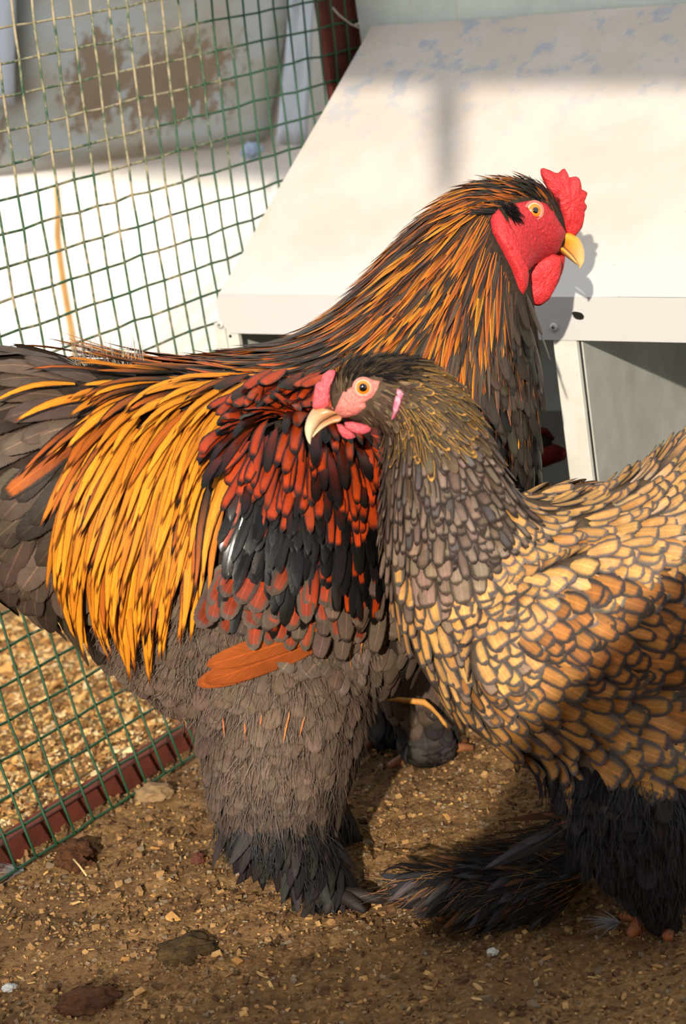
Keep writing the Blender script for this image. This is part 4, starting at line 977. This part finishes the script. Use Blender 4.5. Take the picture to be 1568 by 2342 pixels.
    skin_patch(bird, 'face', face, .0022, pale, root, center=crop([(700, 760)], *O)[0], rough=.0007, mirror=True)
    comb = crop([(440, 368), (492, 376), (482, 430), (445, 480), (430, 560), (410, 640), (425, 720), (400, 840), (300, 890), (215, 880), (188, 840), (198, 760), (212, 650), (230, 560), (262, 522), (310, 518), (316, 450), (350, 408), (400, 375)], *O)
    lobe(bird, 'comb', comb, 0.002, .0055, pink, root, n=96, center=crop([(330, 650)], *O)[0], soft=.42, rough=.001)
    w1 = crop([(600, 1040), (700, 1030), (800, 1050), (910, 1080), (955, 1120), (930, 1160), (850, 1198), (760, 1190), (680, 1160), (610, 1110)], *O)
    w2 = crop([(495, 1060), (560, 1060), (650, 1110), (735, 1180), (748, 1235), (700, 1255), (640, 1262), (575, 1230), (520, 1150)], *O)
    lobe(bird, 'wattle', w1, .016, .0035, pink, root, rough=.0005); lobe(bird, 'wattle', w2, .004, .0035, pink, root, rough=.0005)
    ear = crop([(1275, 590), (1330, 610), (1375, 660), (1345, 760), (1315, 880), (1260, 990), (1200, 1032), (1222, 940), (1215, 840), (1240, 720)], *O)
    skin_patch(bird, 'earlobe', ear, .0065, mat_skin('rose_earlobe', lin(214, 90, 130), lin(220, 170, 170), .5, 200), root, mirror=True, rough=.0006)
    eye(bird, 830, 885.4, 17, 10.5, pale)
    bc = bird.sag(762, 945) - bird.base; tip = bird.sag(709, 1015) - bird.base
    bm_ = mat_beak('horn_beak', lin(196, 140, 96), lin(226, 206, 170), bc, unit(tip - bc), np.linalg.norm(tip - bc))
    up = crop2([(270, 830, 560, 915, .0095), (200, 872, 470, 935, .009), (150, 940, 390, 975, .0078), (112, 1030, 300, 1030, .0062), (92, 1120, 225, 1125, .0046), (103, 1210, 188, 1208, .003), (130, 1285, 174, 1275, .0016), (160, 1325, 166, 1320, .0003)], *O)
    beak(bird, 'upper_beak', up, bm_, root)
    lo = crop2([(560, 925, 500, 1040, .008), (470, 945, 430, 1055, .0072), (390, 985, 365, 1085, .006), (300, 1045, 295, 1135, .0045), (228, 1135, 235, 1190, .003), (186, 1220, 192, 1238, .0008)], *O)
    beak(bird, 'lower_beak', lo, bm_, root)
    # fluff on legs and foot
    def c_d(x, y): return vary(lin(34, 30, 29), .35)
    down(bird, [(1200, 1760), (1568, 1780), (1600, 2000), (1545, 2090), (1430, 2080), (1280, 1900)], 1800, [(1300, 1850, 0, 1, 60, 1), (1500, 2000, 0, 1, 70, 1)], c_d, (.001, .012), .0006, 'leg_down', mirror=False)
    def c_d2(x, y): return vary(pick((lin(36, 32, 31), 3), (lin(110, 78, 48), 1)), .35)
    down(bird, [(880, 1990), (1000, 1978), (1200, 1905), (1330, 1860), (1330, 2060), (1180, 2100), (1040, 2100), (900, 2045)], 1500, [(920, 2015, -1, .15, 90, 1), (1050, 2080, -.7, .6, 80, 1), (1200, 1980, -1, .2, 110, 1)], c_d2, (.001, .012), .0006, 'foot_down', mirror=False, stick=.25)
    tm = mat_plain('hen_toe_scale', lin(164, 92, 48), .6, .4, 200, .4)
    for (x0, y0, x1, y1) in ((1500, 2095, 1438, 2140), (1510, 2098, 1530, 2150), (1500, 2090, 1420, 2098), (1515, 2090, 1580, 2070), (960, 2055, 905, 2062), (985, 2062, 960, 2095), (1000, 2068, 1010, 2105)):
        a, b = gnd(x0, y0, .012), gnd(x1, y1, .006); mid = (a + b) / 2 + UP * .003
        v, f = tube(np.array([a, (a + mid) / 2 + UP * .001, mid, (mid + b) / 2, b]) - bird.base, [.0075, .0072, .0066, .0055, .0025], 10); mesh('toe', v, f, tm, root)
    flush(bird, dict(leg_feather=20, foot_feather=40, flank_feather=90, tail_covert=25, wing_feather=60, back_feather=70, breast_feather=90, hackle_feather=120, upper_hackle_feather=30))
    return bird
HEN = build_hen()

# ================================================================== THIRD BIRD BEHIND
def cover(bird, n, flow, L, w, shape, colf, lift, mat, part):
    me = bird.body.data; pols = me.polygons; ar = np.array([p.area for p in pols]); ids = RNG.choice(len(pols), n, p=ar / ar.sum()); out = []
    for i in ids:
        p = np.array(pols[i].center) + bird.base; nn = np.array(pols[i].normal)
        v = flow(p, nn); P, N, ts = walk(bird, p, nn, unit(v + RNG.normal(0, .12, 3)), L * (1 + RNG.normal(0, .15)), 6, lift[0], lift[1], shape)
        out.append(dict(P=P, N=N, t=ts, w=w / 2 * profile(ts, shape), c=colf(p[0], p[2]), camber=.18, rnd=RNG.random(), area=L * w, mat=mat, part=part))
    bird.f.append((out, False, None, mat, part)); return out
def build_third():
    hd = unit(A3(.8, .42, 0)); side = A3(hd[1], -hd[0], 0)
    bird = Bird(A3(.03, 1.885, 0), hd, side); root = empty('hen'); root.location = (.03, 1.86, 0); bpy.context.view_layer.update()
    tag(root, 'dark hen mostly hidden behind the rooster with her red head inside the feeder', 'hen')
    hc = onplane(1232, 1035, A3(0, 1.955, 0), A3(0, 1, 0))
    spine = [(A3(-.19, 1.80, .27), .02, .02), (A3(-.12, 1.825, .24), .05, .05), (A3(-.05, 1.85, .205), .075, .068), (A3(.02, 1.88, .19), .085, .072), (A3(.08, 1.905, .19), .075, .062), (A3(.12, 1.922, .21), .052, .044),
             (hc + A3(-.035, -.012, -.022), .030, .027), (hc + A3(-.016, -.004, .002), .022, .019), (hc + A3(.004, .004, .004), .016, .014), (hc + A3(.014, .008, 0), .009, .008)]
    secs = []; pts = np.array([q[0] for q in spine]); T, _, _ = frame_along(pts)
    for (c, a, b), t in zip(spine, T):
        u = unit(UP - t * (UP @ t)); secs.append((c, u * a, unit(np.cross(t, u)) * b))
    parts = [ring_loft(secs, 24)]
    for sx in (.032, -.030):
        q = A3(.03, 1.885, 0) + side * sx
        prof = [(.17, .045), (.13, .046), (.09, .040), (.055, .030), (.03, .022), (.012, .026), (.002, .012)]
        secs = [(q + UP * z, hd * r, side * r) for z, r in prof]; parts.append(ring_loft(secs, 18))
    bird.make_body('body', parts, mat_plain('third_underdown', lin(60, 52, 46), .95, .4, 200, .4, .1), root, .006)
    def fl(p, n):
        return -hd * (1. if p[2] > .12 else .15) - UP * (.45 if p[2] > .12 else 1.) + (unit(A3(p[0] - .03, p[1] - 1.885, 0)) * .8 if p[2] < .04 else 0)
    def cf(x, z): a = vary(lin(82, 68, 58) if z > .085 else lin(46, 42, 40), .2); return a, a * 1.1, a * .6, .2, .2, .2
    cover(bird, 900, fl, .05, .022, 'round', cf, (-.001, .007), 'satin', 'body_feather')
    red = mat_skin('shaded_red_skin', lin(140, 30, 30), lin(110, 22, 24), .6)  # red darkened to carry the shade of the rooster
    V, F = tube(np.array([hc + A3(-.012, -.012, -.004), hc + A3(.0, -.008, -.002), hc + A3(.014, .0, -.003), hc + A3(.022, .005, -.006)]) - bird.base, [.009, .0105, .009, .006], 14); mesh('face', V, F, red, root)
    tip = onplane(1281, 1056, A3(0, 1.968, 0), A3(0, 1, 0)); b0 = hc + A3(.014, .006, -.003)
    V, F = tube(np.array([b0, b0 * .6 + tip * .4 + UP * .001, b0 * .25 + tip * .75 + UP * .0005, tip]) - bird.base, [.008, .0066, .0042, .0008], 12); mesh('beak', V, F, mat_plain('dark_beak', lin(150, 96, 60), .4, .2, 90), root)
    cb = [hc + A3(-.012, -.006, .016), hc + A3(-.002, -.002, .022), hc + A3(.008, .003, .018), hc + A3(.015, .006, .009)]
    V, F = tube(np.array(cb) - bird.base, [.002, .004, .004, .002], 10); mesh('comb', V, F, red, root)
    # curled yellow feather lit at the thigh
    P0 = [onplane(x, y, A3(0, 1.79, 0), A3(0, 1, 0)) for x, y in ((884, 1602), (910, 1600), (940, 1603), (968, 1606), (985, 1618), (1002, 1636), (1016, 1655), (1022, 1664))]
    V, F = tube(np.array(P0) - bird.base, [.0008, .0022, .0028, .0030, .0020, .0016, .0018, .0008], 8)
    o = mesh('curled_feather', V, F, mat_plain('straw_yellow', lin(206, 142, 62), .6, .3, 120), root); o['label'] = 'sunlit yellow curled feather'
    tm = mat_plain('third_toe', lin(150, 92, 52), .6, .4, 200, .3)
    for sx in (.032, -.030):
        q = A3(.03, 1.885, .012) + side * sx
        for a in (-.5, 0, .5, 3.0):
            d = A3(hd[0] * math.cos(a) - hd[1] * math.sin(a), hd[0] * math.sin(a) + hd[1] * math.cos(a), 0)
            V, F = tube(np.array([q, q + d * .02 - UP * .002, q + d * .04 - UP * .006]) - bird.base, [.007, .006, .003], 8); mesh('toe', V, F, tm, root)
    flush(bird, dict(body_feather=0))
build_third()

# ================================================================== LITTER ON THE FLOOR
def chips_mesh(name, n, xr, yr, size, cols, keep, thick=.25, seed=1, zoff=0.):
    rg = np.random.default_rng(seed); V, F, C = [], [], []; base = 0
    for _ in range(n):
        x, y = rg.uniform(*xr), rg.uniform(*yr)
        if not keep(x, y): continue
        l = size * rg.lognormal(0, .45); w = l * rg.uniform(.3, .9); h = max(.0006, l * thick * rg.uniform(.4, 1))
        R = Matrix.Rotation(rg.uniform(0, 6.28), 3, 'Z') @ Matrix.Rotation(rg.normal(0, .35), 3, 'X') @ Matrix.Rotation(rg.normal(0, .3), 3, 'Y'); R = np.array(R)
        p = np.array([[sx * l / 2 * rg.uniform(.6, 1), sy * w / 2 * rg.uniform(.5, 1), sz * h / 2] for sz in (-1, 1) for sx, sy in ((-1, -1), (1, -1), (1, 1), (-1, 1))]) @ R.T
        V.append(p + A3(x, y, floor_z(x, y) + h * .35 + zoff)); c = np.array(cols[rg.integers(len(cols))]) * rg.uniform(.7, 1.2)
        C.append(np.tile(c, (8, 1))); F += [tuple(base + i for i in f) for f in BOXF]; base += 8
    me = raw_mesh(name, np.concatenate(V), np.array(F)); me.polygons.foreach_set('use_smooth', np.zeros(len(me.polygons), bool)); put_attr(me, 'fc', np.concatenate(C))
    me.materials.append(MAT['chip']); o = link(name, me); return o
MAT['chip'] = mat_attr('chip_wood', .85, .2, 400)
def side_of_fence(x, y): return np.dot(A3(x, y, 0) - (gnd(0, 1992)), WD)
WOOD = [lin(196, 154, 92), lin(180, 134, 76), lin(160, 114, 62), lin(206, 168, 108), lin(130, 90, 50), lin(210, 182, 134)]
SOIL = [lin(120, 90, 58), lin(96, 70, 44), lin(140, 106, 66), lin(84, 60, 38), lin(168, 130, 82), lin(130, 112, 88)]
def litter():
    beyond = lambda x, y: side_of_fence(x, y) < -.02 and np.dot(A3(x, y, 0) - WP, FD) < -.03
    inside_ = lambda x, y: side_of_fence(x, y) > -.02
    o = chips_mesh('wood_chip_litter', 30000, (-.6, .1), (1.55, 2.5), .0055, WOOD, beyond, .35, 3); tag(o, 'layer of pale wood chips on the ground beyond the fence', 'wood chips', kind='stuff')
    o = chips_mesh('soil_crumb_litter', 26000, (-.5, .45), (1.28, 2.1), .0026, SOIL, inside_, .7, 4); tag(o, 'crumbs of soil scattered on the pen floor', 'soil crumbs', kind='stuff')
    o = chips_mesh('sawdust_litter', 3800, (-.5, .45), (1.28, 2.1), .0038, WOOD[:3] + SOIL * 2, inside_, .25, 5); tag(o, 'small wood flakes and straw bits scattered over the pen dirt', 'wood flakes', kind='stuff')
litter()
def chip_things():
    rg = np.random.default_rng(11); mats = [mat_plain('chip_%d' % i, c, .8, .3, 120, .3) for i, c in enumerate([lin(206, 168, 106), lin(176, 132, 78), lin(148, 106, 62)])]
    protos = []
    for k in range(5):
        l, w, h = .5, .5 * rg.uniform(.3, .6), .5 * rg.uniform(.12, .3)
        V = []
        for sz in (-1, 1):
            for i in range(7):
                a = 2 * math.pi * i / 7; r = rg.uniform(.7, 1.05); V.append((l * r * math.cos(a), w * r * math.sin(a), sz * h / 2 * rg.uniform(.6, 1.2)))
        F = [tuple(range(7))[::-1], tuple(range(7, 14))] + [(i, (i + 1) % 7, (i + 1) % 7 + 7, i + 7) for i in range(7)]
        me = bpy.data.meshes.new('wood_chip'); me.from_pydata(V, [], F); me.materials.append(mats[k % 3]); protos.append(me)
    n = 0
    while n < 90:
        x, y = rg.uniform(0, 420), rg.uniform(1400, 1950); g = gnd(x, y)
        if side_of_fence(g[0], g[1]) > -.03: continue
        s = rg.uniform(.009, .015); o = link('wood_chip', protos[rg.integers(5)]); o.location = (g[0], g[1], floor_z(g[0], g[1]) + s * .1); o.scale = (s, s, s)
        o.rotation_euler = (rg.normal(0, .25), rg.normal(0, .25), rg.uniform(0, 6.28)); tag(o, 'pale wood chip among the litter beyond the wire fence', 'wood chip', 'wood chips beyond the fence'); n += 1
    n = 0
    while n < 60:
        x, y = rg.uniform(0, 1568), rg.uniform(1780, 2342); g = gnd(x, y)
        if side_of_fence(g[0], g[1]) < .02: continue
        if 420 < x < 900 and y < 2110 or x > 860 and y < 2170: continue
        s = rg.uniform(.007, .014); o = link('wood_chip', protos[rg.integers(5)]); o.location = (g[0], g[1], floor_z(g[0], g[1]) + s * .1); o.scale = (s, s * .7, s)
        o.rotation_euler = (rg.normal(0, .2), rg.normal(0, .2), rg.uniform(0, 6.28)); tag(o, 'small wood chip on the dirt in the foreground', 'wood chip', 'wood chips on the pen floor'); n += 1
    for (x, y, s, rz, lab) in ((380, 1775, .026, 1.25, 'long pale wood chip beside the rooster leg near the fence'), (600, 2232, .017, -.9, 'reddish wood chip lying alone on the dirt below the rooster')):
        g = gnd(x, y); o = link('wood_chip', protos[0]); o.location = (g[0], g[1], floor_z(g[0], g[1]) + .002); o.scale = (s, s * .55, s * .6); o.rotation_euler = (.1, .1, rz); tag(o, lab, 'wood chip')
chip_things()
def lump(name, x, y, rx, ry, rz, mat, label, cat, seed):
    g = gnd(x, y); bm = bmesh.new(); bmesh.ops.create_icosphere(bm, subdivisions=4, radius=1)
    for v in bm.verts:
        d = v.co.copy(); k = 1 + .30 * mnoise.fractal(d * 1.9 + Vector((seed, 0, 0)), .7, 2.1, 6); v.co = Vector((d.x * rx * k, d.y * ry * k, d.z * rz * k))
    me = bpy.data.meshes.new(name); bm.to_mesh(me); bm.free(); me.materials.append(mat); me.polygons.foreach_set('use_smooth', [True] * len(me.polygons))
    o = link(name, me); o.location = (g[0], g[1], floor_z(g[0], g[1]) + rz * .45); return tag(o, label, cat)
dung = mat_plain('dark_dung', lin(92, 72, 42), .85, .4, 160, .9, .15, col2=lin(60, 45, 27), dist=.006); dung2 = mat_plain('red_brown_dung', lin(104, 66, 40), .85, .4, 160, .9, .15, col2=lin(66, 42, 27), dist=.006)
lump('dung_clod', 430, 2170, .024, .022, .007, dung, 'dark olive brown dung clod on the dirt in the foreground', 'clod', 1.)
lump('dung_clod', 172, 1968, .018, .020, .012, dung2, 'reddish brown dung clod beside the bottom of the fence', 'clod', 3.)
lump('dung_clod', 200, 2290, .022, .02, .006, dung2, 'flat brown clod at the lower left corner', 'clod', 5.)
lump('soil_clod', 455, 1975, .006, .006, .005, mat_plain('brick_crumb', lin(96, 52, 36), .9, .3, 200), 'small red brick crumb left of the rooster foot', 'crumb', 6.)
lump('soil_clod', 355, 1830, .016, .014, .008, mat_plain('tan_clod', lin(150, 120, 82), .9, .3, 120, .6), 'round tan soil clod near the fence corner', 'clod', 7.)
lump('pebble', 1128, 2192, .004, .004, .003, mat_plain('white_pebble', lin(200, 195, 185), .7, .2, 200), 'white pebble on the dirt below the hen foot feathers', 'pebble', 8.)
lump('pebble', 20, 2252, .006, .005, .003, mat_plain('grey_pebble', lin(180, 180, 175), .7, .2, 200), 'pale grey pebble at the left edge of the foreground', 'pebble', 9.)
def tuft(x, y, n, L, col, label, seed, ang):
    rg = np.random.default_rng(seed); g = gnd(x, y); V, F = [], []; base = 0
    for i in range(n):
        a = ang + rg.normal(0, .5); d = A3(math.cos(a), math.sin(a), rg.uniform(.05, .5)); l = L * rg.uniform(.4, 1); s = A3(-d[1], d[0], 0) * .0005
        P = [g + UP * (.004 + floor_z(g[0], g[1])) + d * l * k / 4 + UP * .15 * l * (k / 4) ** 2 * -1 for k in range(5)]
        for k, p in enumerate(P): V += [p - s * (1 - k / 5), p + s * (1 - k / 5)]
        F += [(base + 2 * k, base + 2 * k + 1, base + 2 * k + 3, base + 2 * k + 2) for k in range(4)]; base += 10
    o = mesh('down_feather', np.array(V) - g * A3(1, 1, 0), F, mat_plain('tuft_%d' % seed, col, .8, .2, 200)); o.location = (g[0], g[1], 0); tag(o, label, 'feather')
tuft(55, 2000, 70, .035, lin(150, 150, 150), 'small grey down feather caught at the fence bottom', 21, 3.3)
tuft(1420, 2125, 60, .03, lin(170, 170, 172), 'small white down feather beside the hen toes', 22, 3.1)
def leaf():
    g = gnd(648, 2000); V = []; F = []
    for j in range(7):
        t = j / 6; w = .008 * math.sin(math.pi * (.1 + .85 * t))
        for k in (-1, 0, 1): V.append((k * w, -.012 + .026 * t, .006 + .005 * math.sin(t * 3) + (.002 if k else 0)))
    F = [(j * 3 + k, j * 3 + k + 1, j * 3 + k + 4, j * 3 + k + 3) for j in range(6) for k in (0, 1)]
    o = mesh('dry_leaf', V, F, mat_plain('orange_leaf', lin(176, 96, 48), .7, .4, 300)); so_ = o.modifiers.new('t', 'SOLIDIFY'); so_.thickness = .0006
    o.location = (g[0], g[1], floor_z(g[0], g[1])); o.rotation_euler = (0, 0, .8); tag(o, 'curled orange dry leaf at the rooster foot', 'leaf')
leaf()
def straw(x0, y0, x1, y1, label):
    a, b = gnd(x0, y0, .02), gnd(x1, y1, .012); v, f = tube([a, (a + b) / 2 + UP * .001, b], .0009, 6); tag(mesh('straw', v, f, mat_plain('straw', lin(206, 176, 120), .7, .2, 120)), label, 'straw')
straw(168, 1965, 198, 2003, 'short straw lying across the reddish dung clod')
